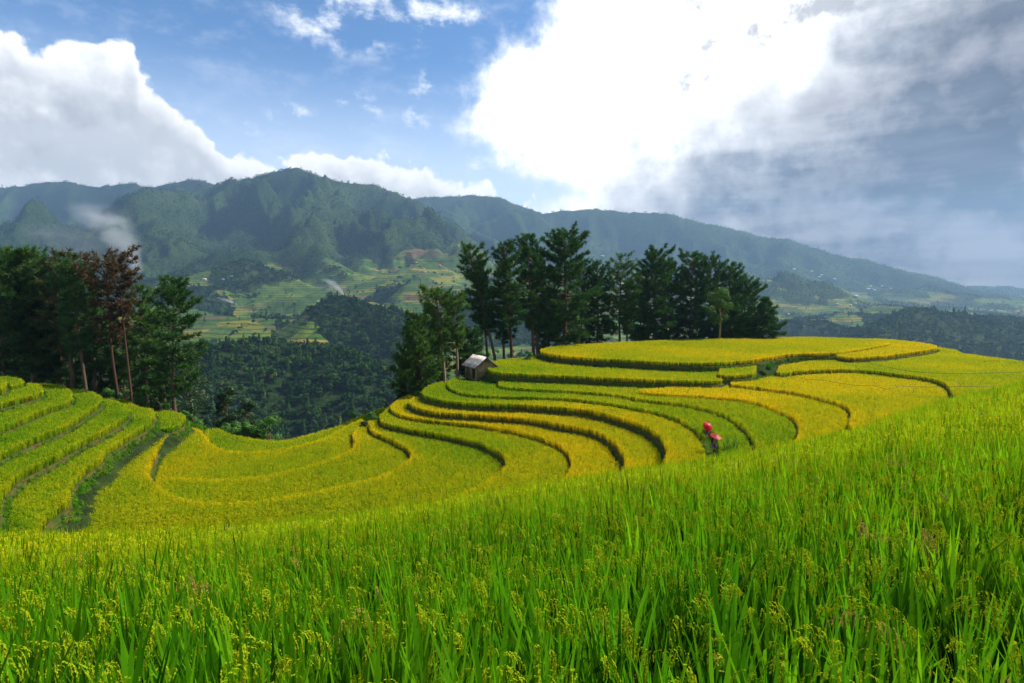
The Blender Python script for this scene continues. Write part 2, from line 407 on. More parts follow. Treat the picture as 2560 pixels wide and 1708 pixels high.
# name, rice-top level, edge that shows (smoothed), closing run that lies under other ground, tint left, tint right
TER = [
 ('T0', -9.5, Q('R3', (1650, 183), (1640, 195), (1680, 210), (1750, 228), (1900, 246), (2188, 265)) + Q('R4', (200, 200), (400, 212), (600, 218), (750, 215), (900, 205), (1000, 190), (1150, 172), (1350, 168), (1500, 147), (1600, 130), (1642, 119), (1600, 106), (1400, 92), (1200, 87), (900, 92), (600, 99), (300, 109), (0, 125)) + Q('R3', (1800, 155), (1700, 172)), [], 0.6, 0.68),
 ('T0b', -9.8, Q('R4', (1385, 186), (1420, 191), (1560, 186), (1700, 172), (1830, 153), (1888, 140), (1870, 128), (1750, 110), (1640, 99), (1560, 95)), Q('R4', (1400, 100), (1250, 120), (1250, 160)), 0.7, 0.74),
 ('T1', -10.8, Q('R3', (1640, 256), (1400, 268), (1200, 295), (1125, 318), (1135, 338), (1230, 388), (1400, 403), (1600, 410), (1800, 416), (2000, 426), (2188, 436)) + Q('R4', (200, 299), (400, 307), (600, 312), (742, 311), (750, 290)), Q('R4', (745, 270), (900, 190), (300, 150)) + Q('R3', (1900, 200)), 0.42, 0.42),
 ('T1b', -10.4, Q('R4', (738, 262), (740, 283), (860, 282), (925, 274), (932, 255)), Q('R4', (935, 215), (745, 215)), .45, .5),
 ('T1c', -10.65, Q('R4', (1040, 266), (1065, 274), (1150, 263), (1300, 255), (1400, 253), (1500, 258), (1650, 272), (1800, 290), (1900, 312), (1955, 342), (1968, 368)), Q('S', (2400, 1000), (2500, 1020), (2850, 1020), (2850, 935), (2700, 916), (2560, 901), (2470, 890), (2405, 881), (2391, 873), (2340, 866)) + Q('R4', (1700, 130), (1300, 200), (1060, 235)), 0.52, 0.56),
 ('ledge', -11.2, Q('R4', (752, 300), (800, 310), (1000, 292), (1060, 278)), Q('R4', (1060, 240), (760, 240)), -1, -1),
 ('G1', -11.25, Q('R4', (800, 333), (950, 350), (1100, 368), (1200, 385), (1300, 410), (1400, 440), (1432, 465), (1438, 492), (1420, 540)), Q('R4', (1500, 640), (2200, 500), (2300, 380), (1900, 280), (1500, 230), (1200, 235), (1000, 250), (800, 300)), 0.74, 0.72),
 ('G2', -11.65, Q('R4', (315, 364), (330, 374), (500, 386), (700, 398), (850, 412), (950, 432), (1050, 468), (1130, 510), (1157, 548), (1150, 600), (1105, 655), (1060, 720)), Q('R4', (1500, 720), (1700, 520), (1300, 350), (800, 320), (500, 345)), 0.76, 0.76),
 ('G3', -11.95, Q('R3', (1262, 488), (1260, 508), (1350, 528), (1500, 538), (1700, 547), (1900, 557), (2188, 580)) + Q('R4', (200, 387), (300, 405), (400, 419), (500, 431), (600, 444), (700, 468), (800, 508), (870, 560), (918, 620), (932, 680), (920, 740)), Q('R4', (1400, 740), (1500, 560), (1000, 400), (700, 340), (300, 310), (0, 300)) + Q('R3', (1300, 430)), 0.3, 0.38),
 ('G4', -12.35, Q('R3', (965, 420), (880, 440), (820, 465), (795, 492), (805, 520), (840, 545), (900, 570), (1000, 590), (1200, 605), (1400, 612), (1600, 615), (1800, 622), (2000, 638), (2188, 660)) + Q('R4', (200, 438), (300, 455), (400, 475), (500, 505), (580, 545), (640, 592), (668, 630), (688, 690), (688, 760)), Q('R4', (688, 830), (1300, 800), (1000, 500), (700, 400), (0, 340)) + Q('R3', (1300, 470), (1100, 400)), 0.2, 0.36),
 ('G5', -12.75, Q('R3', (800, 478), (700, 488), (600, 530), (562, 562), (575, 585), (610, 605), (750, 640), (900, 660), (1100, 672), (1300, 680), (1500, 684), (1700, 696), (1900, 713)) + Q('R4', (0, 462), (106, 480), (200, 503), (300, 535), (370, 567), (430, 618), (456, 668), (450, 725), (430, 800)), Q('R4', (432, 870), (900, 830), (600, 500), (300, 430), (0, 400)) + Q('R3', (1500, 600), (1000, 520)), 0.2, 0.7),
 ('G6', -13.7, Q('R3', (580, 622), (500, 618), (455, 640), (446, 658), (470, 685), (530, 712), (700, 750), (900, 765), (1100, 775), (1300, 790), (1500, 806), (1700, 836), (1900, 876)) + Q('R4', (0, 560), (100, 586), (170, 630), (222, 690), (238, 745), (205, 815)), Q('R4', (205, 890), (600, 850), (400, 560), (0, 440)) + Q('R3', (1500, 640), (700, 590)), 0.68, 0.72),
 ('G7', -14.5, Q('R3', (560, 562), (430, 605), (340, 645), (282, 690), (278, 718), (310, 748), (400, 785), (600, 820), (800, 842), (1000, 860), (1200, 886), (1400, 922), (1600, 972), (1790, 1040), (1880, 1100), (1920, 1160), (1925, 1220), (1890, 1300), (1830, 1390), (1750, 1480)), Q('R3', (1800, 1700), (2600, 1500), (2300, 1150), (2150, 850), (1500, 730), (700, 640), (600, 590)), 0.7, 0.72),
 ('G8', -14.95, Q('R3', (260, 715), (200, 762), (180, 795), (200, 835), (300, 870), (500, 910), (700, 945), (900, 982), (1100, 1032), (1200, 1080), (1290, 1130), (1330, 1182), (1310, 1250), (1230, 1320), (1100, 1400), (900, 1500), (790, 1560), (650, 1640)), Q('R3', (1200, 2000), (2400, 1700), (2100, 1000), (1200, 850), (500, 760), (320, 700)), 0.45, 0.54),
 ('K3', -15.65, Q('A', (1740, 135), (1695, 150), (1680, 178), (1700, 212), (1800, 262), (1920, 318), (1982, 368), (1975, 412), (1900, 472), (1750, 545), (1500, 612), (1300, 652), (1100, 690), (900, 720), (700, 738), (500, 736), (350, 718), (250, 690), (150, 620), (88, 572), (66, 520), (82, 460), (110, 390), (150, 320), (200, 255), (245, 202)), Q('A', (200, 185)) + Q('B', (1500, 545), (1350, 480), (1000, 700), (400, 1300), (-100, 1500)) + W3((-42, 22), (0, 19), (24, 24)) + Q('R3', (1900, 1500), (1200, 1000), (500, 860)), 0.45, 0.5),
 ('K2', -16.15, Q('A', (1620, 185), (1570, 212), (1560, 260), (1573, 300), (1545, 350), (1450, 400), (1300, 450), (1150, 490), (1000, 528), (850, 553), (600, 568), (400, 561), (250, 560), (140, 575)), Q('A', (40, 640), (300, 780), (1000, 780), (1700, 680), (2080, 450), (1950, 250), (1780, 180), (1690, 140)), 0.5, 0.53),
 ('K1', -16.65, Q('A', (300, 215), (345, 200), (400, 198), (440, 210), (470, 235), (500, 275), (560, 335), (650, 362), (800, 370), (1000, 352), (1200, 315), (1350, 265), (1450, 215), (1540, 168), (1620, 130)), Q('A', (1680, 170), (1640, 400), (1300, 560), (800, 660), (100, 660), (40, 560), (60, 400), (170, 240)), 0.55, 0.5),
 ('K0', -17.35, Q('A', (470, 235), (495, 208), (570, 203), (640, 235), (800, 266), (920, 284), (1050, 285), (1250, 242), (1400, 200), (1500, 160), (1620, 110), (1720, 72), (1795, 42)), Q('A', (1850, 90), (1750, 220), (1400, 400), (700, 450), (450, 350)), 0.2, 0.3),
 ('Lx', -15.1, Q('B', (1430, 388), (1520, 384), (1610, 390), (1700, 415), (1728, 447), (1715, 485), (1650, 530), (1560, 552), (1470, 552)), Q('B', (1300, 520), (1300, 400)), 0.2, 0.22),
 ('L2', -13.9, Q('B', (1060, 282), (1150, 285), (1230, 315), (1300, 350), (1400, 368), (1438, 388), (1443, 425), (1400, 500), (1250, 590), (1100, 680), (985, 758), (945, 820), (830, 900), (740, 970), (690, 1040), (650, 1090), (655, 1150), (630, 1225), (520, 1290), (450, 1345), (390, 1430), (330, 1500)), Q('B', (0, 1600)) + W3((-46, 24),) + Q('B', (-300, 1000), (0, 900), (700, 600), (1050, 400), (980, 320)), 0.24, 0.34),
 ('L3', -13.0, Q('B', (930, 265), (1000, 275), (1100, 300), (1180, 350), (1195, 420), (1050, 520), (900, 600), (700, 700), (540, 790), (350, 880), (200, 960), (90, 1060), (25, 1130), (5, 1250), (-20, 1400)), Q('B', (-400, 1400), (-400, 800), (0, 700), (600, 450), (850, 300)), 0.18, 0.22),
 ('L4', -12.2, Q('B', (600, 175), (740, 190), (850, 208), (940, 255), (950, 292), (880, 350), (700, 470), (550, 550), (400, 605), (200, 690), (0, 780), (-150, 850)), Q('B', (-400, 950), (-400, 600), (0, 480), (500, 250)), 0.1, 0.18),
 ('L5', -11.6, Q('B', (370, 134), (560, 147), (650, 195), (678, 235), (660, 285), (600, 315), (450, 362), (300, 422), (150, 482), (0, 540), (-150, 600)), Q('B', (-400, 650), (-400, 350), (0, 260), (300, 170)), 0.14, 0.2),
 ('L6', -10.8, Q('B', (210, 124), (350, 135), (390, 165), (385, 210), (300, 242), (150, 280), (0, 315), (-200, 360)), Q('B', (-400, 350), (-300, 180), (0, 140)), 0.2, 0.24),
 ('L7', -10.4, Q('B', (-100, 66), (0, 68), (100, 72), (180, 86), (215, 103), (210, 132), (100, 156), (0, 168), (-200, 180)), Q('B', (-300, 120)), 0.14, 0.16),
 ('L8', -10.05, Q('B', (-100, 92), (0, 96), (50, 106), (60, 135), (42, 165), (0, 190), (-200, 215)), Q('B', (-300, 140)), 0.2, 0.22),
]
def world_pts(lst, z):
    out = []
    for v, x, y in lst:
        out.append((x, y) if v == 'W' else tuple(on_z(*cv(v, x, y), z)[:2]))
    return np.array(out).reshape(-1, 2)
# hill field that the camera stands in: outer edge (x, y in the D view) and how far off it lies
FE = [(-700, 1240, 13.), (0, 1218, 14.), (150, 1216, 14.3), (300, 1214, 14.8), (600, 1197, 16.), (800, 1176, 16.8), (1000, 1146, 17.5), (1150, 1121, 18.2), (1300, 1099, 19.),
      (1500, 1071, 20.5), (1630, 1052, 21.5), (1750, 1032, 22.5), (1830, 1012, 23.), (1963, 985, 25.), (2131, 928, 28.), (2296, 888, 31.), (2350, 874, 32.), (2700, 800, 36.)]
_fu = []; _fy = []; _fz = []
for a, b, y in FE:
    p = at_y(*cv('D', a, b), y); _fu.append(p[0] / p[1]); _fy.append(y); _fz.append(p[2])
def fg_edge(u): return np.interp(u, _fu, _fy), np.interp(u, _fu, _fz)
def fg_top(x, y):
    """rice-top height of the near hillside field"""
    u = x / np.maximum(y, 3.0); ye, ze = fg_edge(u)
    t = (y - 1.9) / (ye - 1.9)
    z = -1.36 + (ze + 1.36) * np.clip(t, -.5, 1) 
    z = z + .10 * np.sin(np.clip(t, 0, 1) * math.pi) * 3 * (0.5 + .5 * np.tanh(u * 2))
    over = np.maximum(0, y - ye)
    z = z - np.minimum(over * 1.3, 14.0)
    return z, ye
TP = {}
for nm, z, fr, cl, t0, t1 in TER:
    f = catmull(world_pts(fr, z), .45)
    poly = np.vstack([f, world_pts(cl, z)]) if cl else f
    area = .5 * np.sum(poly[:, 0] * np.roll(poly[:, 1], -1) - np.roll(poly[:, 0], -1) * poly[:, 1])
    nf = len(f); flip = area < 0
    TP[nm] = dict(z=z, poly=poly, nf=nf, flip=flip, t=(t0, t1))
rng = np.random.default_rng(7)
def edge_normals(poly, flip):
    d = np.roll(poly, -1, 0) - np.roll(poly, 1, 0); d /= np.linalg.norm(d, axis=1)[:, None] + 1e-9
    n = np.stack([d[:, 1], -d[:, 0]], 1)
    return -n if flip else n
for nm, T in TP.items():
    poly, z = T['poly'], T['z'] - RH; n = len(poly); nrm = edge_normals(poly, T['flip']); T['nrm'] = nrm
    wob = fbm(poly[:, 0] * .8, poly[:, 1] * .8, 3, 5) - .5
    rings = [(0, 0), (.10, -.05), (.16, -.30), (.30, -.8), (.62, -1.6), (1.1, -2.8)]
    V = []
    for k, (o, dz) in enumerate(rings):
        w = wob * .25 * (k > 0) 
        w2 = (vn(poly[:, 0] * 2.1 + k * 7, poly[:, 1] * 2.1, 9) - .5) * .16 * (k > 0)
        V.append(np.column_stack([poly + nrm * (o + w + w2)[:, None], np.full(n, z + dz)]))
    V = np.vstack(V)
    bm = bmesh.new(); vs = [bm.verts.new(v) for v in V]
    cdt = delaunay_2d_cdt([Vector((a, b)) for a, b in poly], [], [list(range(n))], 1, 1e-5)
    tv = [bm.verts.new((a.x, a.y, z)) for a in cdt[0]]
    for f in cdt[2]:
        t = [tv[i] for i in f]; ar = sum((t[i].co.x * t[(i + 1) % len(t)].co.y - t[(i + 1) % len(t)].co.x * t[i].co.y) for i in range(len(t)))
        bm.faces.new(t if ar > 0 else t[::-1])
    for k in range(len(rings) - 1):
        for i in range(n):
            j = (i + 1) % n; q = [vs[k * n + i], vs[(k + 1) * n + i], vs[(k + 1) * n + j], vs[k * n + j]]
            bm.faces.new(q if not T['flip'] else q[::-1])
    me = bpy.data.meshes.new('terrace'); bm.to_mesh(me); bm.free(); me.materials.append(M_EARTH)
    T['ob'] = bpy.data.objects.new('terrace', me); COL.objects.link(T['ob'])
TL = {'T0': 'broad top terrace of golden rice in front of the dark pines', 'T0b': 'small golden terrace lobe at the right tip of the top terrace', 'T1': 'long narrow terrace just above the wooden hut',
      'T1b': 'tiny green terrace patch beside the tall grass tuft', 'T1c': 'yellow-green terrace reaching the right edge behind the black cable', 'ledge': 'weedy earth ledge below the tiny green terrace patch',
      'G1': 'golden terrace crossed by the thin wavy cable', 'G2': 'golden crescent terrace just below the cable terrace', 'G3': 'green ribbon terrace starting right of the wooden hut',
      'G4': 'green terrace that carries the hut and the two walkers', 'G5': 'green ribbon terrace turning golden below the walkers', 'G6': 'upper of the two bright yellow ribbon terraces',
      'G7': 'lower of the two bright yellow ribbon terraces', 'G8': 'olive ribbon terrace curling below the yellow ribbons', 'K3': 'large olive terrace wrapping round the bowl floor', 'K2': 'bowl terrace inside the wrapping olive one',
      'K1': 'inner bowl terrace with golden rice behind', 'K0': 'lowest dark green strip at the back of the bowl', 'Lx': 'small green terrace under the banana plant', 'L2': 'lowest terrace of the shaded left spur with golden rim',
      'L3': 'second terrace from the bottom of the left spur', 'L4': 'third terrace from the bottom of the left spur', 'L5': 'fourth terrace up the left spur with golden tip', 'L6': 'fifth terrace up the left spur below the pines',
      'L7': 'flat green top terrace at the left picture edge', 'L8': 'small golden-tipped terrace on the left spur summit'}
for nm, T in TP.items(): tag(T['ob'], TL[nm], 'terrace', 'stepped rice terraces', 'structure')

# near hillside ground under the first rice field
gx = np.linspace(-46, 62, 271); gy = np.linspace(-8, 48, 188); X, Y = np.meshgrid(gx, gy)
Zt, ye = fg_top(X, Y); Z = Zt - RH - .06 + (fbm(X * .7, Y * .7, 3, 3) - .5) * .15
nx_, ny_ = len(gx), len(gy); I = np.arange(nx_ * ny_).reshape(ny_, nx_)
Fq = np.stack([I[:-1, :-1], I[:-1, 1:], I[1:, 1:], I[1:, :-1]], -1).reshape(-1, 4)
o = mesh_np('near_hillside', np.column_stack([X.ravel(), Y.ravel(), Z.ravel()]), Fq, M_EARTH, smooth=True)
tag(o, 'near slope of earth under the closest rice field', 'ground', None, 'structure')

# wooded slopes around and behind the terraces
PZ = [(T['poly'], T['z'] - RH) for T in TP.values()]
def hill_z(P, k=.75):
    P = np.asarray(P, float).reshape(-1, 2); z = np.full(len(P), -200.)
    for poly, zz in PZ:
        d = dist_poly(P, poly); ins = inside(P, poly)
        z = np.maximum(z, np.where(ins, zz - .35, zz - .35 - k * np.maximum(0, d - .2) ** .97))
    return z
gx = np.arange(-130, 190, 1.6); gy = np.arange(14, 250, 1.6); X, Y = np.meshgrid(gx, gy); P = np.column_stack([X.ravel(), Y.ravel()])
HZ = hill_z(P); wob = (fbm(P[:, 0] * .12, P[:, 1] * .12, 4, 11) - .5)
HZ = HZ + wob * np.clip((-HZ - 18) * .12, 0, 4)
HZG = HZ.reshape(X.shape)
def ground_z(x, y):
    fx = np.clip((x - gx[0]) / 1.6, 0, len(gx) - 2.001); fy = np.clip((y - gy[0]) / 1.6, 0, len(gy) - 2.001)
    i, j = int(fx), int(fy); a, b = fx - i, fy - j
    return float((HZG[j, i] * (1 - a) + HZG[j, i + 1] * a) * (1 - b) + (HZG[j + 1, i] * (1 - a) + HZG[j + 1, i + 1] * a) * b)
nx_, ny_ = len(gx), len(gy); I = np.arange(nx_ * ny_).reshape(ny_, nx_)
Fq = np.stack([I[:-1, :-1], I[:-1, 1:], I[1:, 1:], I[1:, :-1]], -1).reshape(-1, 4)
o = mesh_np('wooded_hillside', np.column_stack([P, HZ]), Fq, M_FLOOR, smooth=True)
tag(o, 'undergrown hillside falling away behind the terraces', 'hillside', None, 'structure')

# ------------------------------------------------------------------ rice plants
def blade(L, w, lean, curl, az, seg=4, base=(0, 0, 0), z0=0.0, tw=0.0):
    s = np.linspace(0, 1, seg + 1); ang = lean + curl * s ** 2
    dx = np.cumsum(np.r_[0, np.sin(ang[:-1]) * L / seg]); dz = np.cumsum(np.r_[0, np.cos(ang[:-1]) * L / seg])
    wd = w * np.minimum(1, (1 - s) * 2.4 + .02) * (.55 + .45 * np.minimum(1, s * 4)); wd[-1] = w * .04
    c, sn = math.cos(az), math.sin(az); a2 = az + math.pi / 2 + tw
    Pm = np.column_stack([base[0] + dx * c, base[1] + dx * sn, base[2] + z0 + dz])
    sd = np.array([math.cos(a2), math.sin(a2), 0.]) 
    V = np.empty((2 * (seg + 1), 3)); V[0::2] = Pm - sd * wd[:, None] / 2; V[1::2] = Pm + sd * wd[:, None] / 2
    Fc = np.array([[2 * k, 2 * k + 1, 2 * k + 3, 2 * k + 2] for k in range(seg)])
    return V, Fc, Pm
def clump(seed, near):
    r = random.Random(seed); V = []; Fc = []; mi = []; n = 0
    def put(v, f, m):
        nonlocal n
        V.append(v); Fc.append(np.asarray(f) + n); mi.extend([m] * len(f)); n += len(v)
    nb = 20 if near == 2 else (15 if near == 1 else 11)
    for k in range(nb):
        az = r.uniform(0, 6.28); rb = r.uniform(0, .06 if near == 2 else .08)
        L = r.uniform(.5, 1.0) * (.88 if near == 2 else .82)
        lean = r.uniform(.0, .24 if near == 2 else .18); curl = r.uniform(.0, .45) if r.random() < .93 else r.uniform(.5, 1.5)
        w = r.uniform(.020, .032) if near == 2 else (r.uniform(.018, .028) if near == 1 else r.uniform(.03, .045))
        v, f, _ = blade(L, w, lean, curl, az, 5 if near == 2 else (3 if near == 1 else 2), (rb * math.cos(az), rb * math.sin(az), 0), r.uniform(0, .12), r.uniform(-.7, .7))
        put(v, f, 0)
    for k in range(7 if near == 2 else 5):     # stems
        az = r.uniform(0, 6.28); rb = r.uniform(.01, .06)
        v, f, _ = blade(r.uniform(.4, .6), .008 if near == 2 else (.016 if near == 1 else .03), r.uniform(0, .15), .1, az, 1, (rb * math.cos(az), rb * math.sin(az), 0), 0, r.uniform(-1, 1))
        v[-2:] += 0; put(v, f, 2)
    np_ = r.choice([1, 2, 3, 4]) if near == 2 else (4 if near == 1 else 4)
    for k in range(np_):
        az = r.uniform(0, 6.28); H = r.uniform(.64, .80) if near == 2 else r.uniform(.58, .72); s = np.linspace(0, 1, 8)
        reach = r.uniform(.12, .2)
        cx = reach * s ** 1.3; cz = H + .10 * np.sin(s * 2.0) - .13 * s ** 2.2 - .02
        c, sn = math.cos(az), math.sin(az); x0 = r.uniform(-.03, .03); y0 = r.uniform(-.03, .03)
        if near == 2:
            v, f, _ = blade(H - .05, .004, .03, .02, az, 2, (x0, y0, 0)); put(v, f, 2)
            sp = r.randint(8, 12)
            for b in range(sp):                       # drooping strings of overlapping grains
                fs = .10 + .86 * b / sp; i0 = np.interp(fs, s, cx); z0 = np.interp(fs, s, cz)
                a2 = az + r.gauss(0, .5); ll = r.uniform(.055, .10) * (1.15 - .45 * fs); ng = 9; th = r.uniform(-.2, .5) - fs * .8
                q = np.array([x0 + i0 * c, y0 + i0 * sn, z0])
                for gk in range(ng):
                    th = max(-1.45, th - r.uniform(.14, .26)); d = np.array([math.cos(a2) * math.cos(th), math.sin(a2) * math.cos(th), math.sin(th)])
                    q = q + d * ll / ng; wv = r.uniform(.0034, .0048); e = np.array([-math.sin(a2), math.cos(a2), 0]); e2 = np.cross(d, e); tw = r.uniform(-.8, .8)
                    u = (e * math.cos(tw) + e2 * math.sin(tw)) * wv; o = u * r.uniform(-.7, .7)
                    put(np.array([q - d * .0058 + o, q + u + o, q + d * .0065 + o * 1.4, q - u + o]), [[0, 1, 2, 3]], 1)
        else:
            wid = (.02 if near == 1 else .034); sd = np.array([-sn, c, 0]); k2 = [0, 3, 5, 7] if near == 1 else [0, 4, 7]
            Pm = np.column_stack([x0 + cx * c, y0 + cx * sn, cz])[k2]; wv = np.array([.3, 1, .9, .3])[:len(k2)] * wid
            v = np.empty((2 * len(k2), 3)); v[0::2] = Pm - sd * wv[:, None] / 2; v[1::2] = Pm + sd * wv[:, None] / 2 + np.array([0, 0, .004])
            put(v, [[2 * i, 2 * i + 1, 2 * i + 3, 2 * i + 2] for i in range(len(k2) - 1)], 1)
    return mesh_np('clump', np.vstack(V), np.vstack(Fc), [M_LEAF, M_GRAIN, M_STEM], mi=mi, link=False)
lib('near_rice', [clump(100 + i, 2) for i in range(10)])
lib('mid_rice', [clump(200 + i, 1) for i in range(6)])
lib('far_rice', [clump(300 + i, 0) for i in range(5)])

def jgrid(x0, x1, y0, y1, s, jit=.45):
    a, b = np.meshgrid(np.arange(x0, x1, s), np.arange(y0, y1, s)); P = np.column_stack([a.ravel(), b.ravel()])
    return P + rng.uniform(-jit * s, jit * s, P.shape)
def visible(P, m=.04):
    u = P[:, 0] / np.maximum(P[:, 1], .1); return (np.abs(u) < .93 + m) 
def rice_field(name, names, lb):
    groups = {0: [], 1: []}
    for nm in names:
        T = TP[nm]
        if T['t'][0] < 0: continue
        poly = T['poly']; x0, y0 = poly.min(0); x1, y1 = poly.max(0)
        s = .19 if y0 < 60 and T['z'] < -12 else .21
        P = jgrid(x0, x1, max(y0, 15), y1, s, .30); P = P[visible(P)]; P = P[inside(P, poly)]
        _, ye = fg_top(P[:, 0], P[:, 1]); P = P[P[:, 1] > ye + 3.5]
        for n2, T2 in TP.items():
            if n2 != nm and T2['z'] > T['z']:
                i2 = inside(P, T2['poly']); P = P[~i2]
                if len(P):
                    d = dist_poly(P, T2['poly']); P = P[d > .26 + .14 * min(2.0, T2['z'] - T['z'])]
            if not len(P): break
        if not len(P): continue
        if nm == 'G4':
            hb = on_z(*cv('S', 1190.5, 957), -13.0); P = P[np.hypot(P[:, 0] - hb[0] - .6, (P[:, 1] - hb[1] - 1.8) * .8) > 3.3]
        if nm == 'G4':
            pa = np.array([on_z(*cv('R4', *q), -13.1)[:2] for q in ((668, 612), (684, 640), (706, 700), (708, 760))]); P = P[dist_poly(P, pa, False) > .5]
        d = dist_poly(P, poly); P = P[d > .05]; d = d[d > .05]
        u = P[:, 0] / P[:, 1]; xm, xM = P[:, 0].min(), P[:, 0].max()
        tt = T['t'][0] + (T['t'][1] - T['t'][0]) * sstep(.15, .85, (P[:, 0] - xm) / (xM - xm + 1e-6))
        tt = tt + (fbm(P[:, 0] * .12, P[:, 1] * .12, 4, 21) - .5) * .50 + (fbm(P[:, 0] * .8, P[:, 1] * .8, 2, 22) - .5) * .16 + rng.normal(0, .10, len(P))
        tt = tt + (.42 * np.exp(-np.maximum(0, d - .05) / .5) if nm[0] == 'K' else .26 * np.exp(-np.maximum(0, d - .05) / .32)) - .01  # tint raised towards each rim: sun caught by the edge plants, painted in
        hh = 1 + (fbm(P[:, 0] * .3, P[:, 1] * .3, 3, 33) - .5) * .14
        far = (P[:, 1] > 62).astype(int)
        for f in (0, 1):
            k = far == f; groups[f].append(np.column_stack([P[k], np.full(k.sum(), T['z'] - RH), np.clip(tt[k], 0, 1), hh[k]]))
    for f, lst in groups.items():
        lst = [a for a in lst if len(a)]
        if not lst: continue
        A = np.vstack(lst); n = len(A)
        if f == 1 and lb[1] is None: continue
        scl = np.column_stack([rng.uniform(.9, 1.2, n) * 1.05, rng.uniform(.9, 1.2, n) * 1.05, A[:, 4] * rng.uniform(.84, 1.07, n)])
        rot = np.column_stack([rng.normal(0, .05, n), rng.normal(0, .05, n), rng.uniform(0, 6.28, n)])
        yield (f, A, scl, rot)
def make_rice(name, names, label):
    out = list(rice_field(name, names, (label, label)))
    if not out: return
    # one crop object: mid and far plants share it through one library holding both kinds
    A = np.vstack([a for _, a, _, _ in out]); scl = np.vstack([s for *_, s, _ in out]); rot = np.vstack([r for *_, r in out])
    vi = np.concatenate([rng.integers(0, 6, len(a)) + 5 if f == 0 else rng.integers(0, 5, len(a)) for f, a, _, _ in out])
    print(name, len(A))
    return scatter('rice_crop', A[:, :3], BOTH, vi, scl, rot, {'tint': A[:, 3], 'dry': rng.uniform(0, .9, len(A))}, label, 'rice crop', mats=(M_LEAF,))
BOTH = bpy.data.collections.new('field_rice')
for o in list(LIB['far_rice'].objects) + list(LIB['mid_rice'].objects): BOTH.objects.link(o)
make_rice('top', ['T0', 'T0b'], 'golden standing rice on the broad top terrace below the pines')
make_rice('upper', ['T1', 'T1b', 'T1c'], 'yellow-green rice on the second step behind hut and cable')
make_rice('gold', ['G1', 'G2'], 'ripe golden rice under the thin wavy cable')
make_rice('green', ['G3', 'G4', 'G5'], 'green rice on the ribbon terraces around hut and walkers')
make_rice('yellow', ['G6', 'G7'], 'bright yellow rice on the two middle ribbon terraces')
make_rice('bowl', ['G8', 'K3', 'K2', 'K1', 'K0'], 'olive and gold rice filling the bowl-shaped hollow')
make_rice('left', ['Lx', 'L2', 'L3', 'L4', 'L5', 'L6', 'L7', 'L8'], 'shaded green rice on the stepped left spur')

# the near field
def near_rice():
    P = jgrid(-40, 50, .55, 38, .245, .38); u = P[:, 0] / np.maximum(P[:, 1], .6)
    P = P[(np.abs(P[:, 0]) < .97 * P[:, 1] + 1.2)]
    zt, ye = fg_top(P[:, 0], P[:, 1]); k = P[:, 1] < ye + .9; P = P[k]; zt = zt[k]; ye = ye[k]
    r = np.hypot(P[:, 0], P[:, 1]); k = r > 1.0; P = P[k]; zt = zt[k]; ye = ye[k]; r = r[k]
    keep = r > 0; P, zt, ye, r = P[keep], zt[keep], ye[keep], r[keep]
    n = len(P); u = P[:, 0] / np.maximum(P[:, 1], 1)
    edge = ye - P[:, 1]
    tt = .07 + .34 * sstep(2.5, 13, r) + (fbm(P[:, 0] * .35, P[:, 1] * .35, 4, 41) - .5) * .22 + rng.normal(0, .035, n)
    band = sstep(.32, .45, u) * (1 - sstep(1.0, 2.0, edge)); tt = np.maximum(tt, band * rng.uniform(.62, .9, n))
    tt = tt + .10 * (1 - sstep(0, 2.0, edge))
    mid = r > 11
    vi = np.where(mid, rng.integers(0, 6, n) + 10, rng.integers(0, 10, n))
    hh = rng.uniform(.9, 1.07, n) * (1 + (fbm(P[:, 0] * .5, P[:, 1] * .5, 3, 43) - .5) * .12)
    sx = rng.uniform(.92, 1.15, n)
    print('near', n)
    N = bpy.data.collections.new('hill_rice')
    for i, o in enumerate(list(LIB['near_rice'].objects) ): N.objects.link(o)
    for i in range(6):
        o = LIB['mid_rice'].objects[i].copy(); o.name = 'zmid_rice_%02d' % i; N.objects.link(o)
    scatter('rice_crop', np.column_stack([P, zt - RH]), N, vi, np.column_stack([sx, sx, hh]),
            np.column_stack([rng.normal(0, .07, n), rng.normal(0, .07, n), rng.uniform(0, 6.28, n)]),
            {'tint': np.clip(tt, 0, 1), 'dry': rng.uniform(.0, 1, n)}, 'bright green heading rice on the near slope across the foreground', 'rice crop', mats=(M_LEAF,))
near_rice()

# weeds and grass on the banks
def tuft(seed, n, L, w, lean=.6):
    r = random.Random(seed); V = []; Fc = []; k = 0
    for i in range(n):
        az = r.uniform(0, 6.28); v, f, _ = blade(r.uniform(.5, 1) * L, w, r.uniform(.1, lean), r.uniform(.3, 1.3), az, 2, (r.uniform(-.1, .1), r.uniform(-.1, .1), 0), 0, r.uniform(-.5, .5))
        V.append(v); Fc.append(f + k); k += len(v)
    return mesh_np('tuft', np.vstack(V), np.vstack(Fc), [M_WEED], link=False)
def leafy_tuft(seed, n, R):
    r = random.Random(seed); V = []; Fc = []; k = 0
    for i in range(n):
        d = np.array([r.gauss(0, 1), r.gauss(0, 1), abs(r.gauss(0, .8))]); d /= np.linalg.norm(d); c = d * R * r.uniform(.5, 1)
        a = np.array([r.gauss(0, 1), r.gauss(0, 1), r.gauss(0, .6)]); a /= np.linalg.norm(a); b = np.cross(a, d + .3); b /= np.linalg.norm(b); s = R * r.uniform(.14, .26)
        V.append(np.array([c - a * s, c + b * s * .5, c + a * s, c - b * s * .5])); Fc.append(np.array([[0, 1, 2, 3]]) + k); k += 4
    return mesh_np('tuft', np.vstack(V), np.vstack(Fc), [M_WEED], link=False)
lib('weed', [tuft(1, 22, .34, .022), tuft(2, 26, .28, .02), tuft(3, 18, .42, .022), leafy_tuft(4, 46, .26), leafy_tuft(5, 56, .3), leafy_tuft(6, 40, .34)])
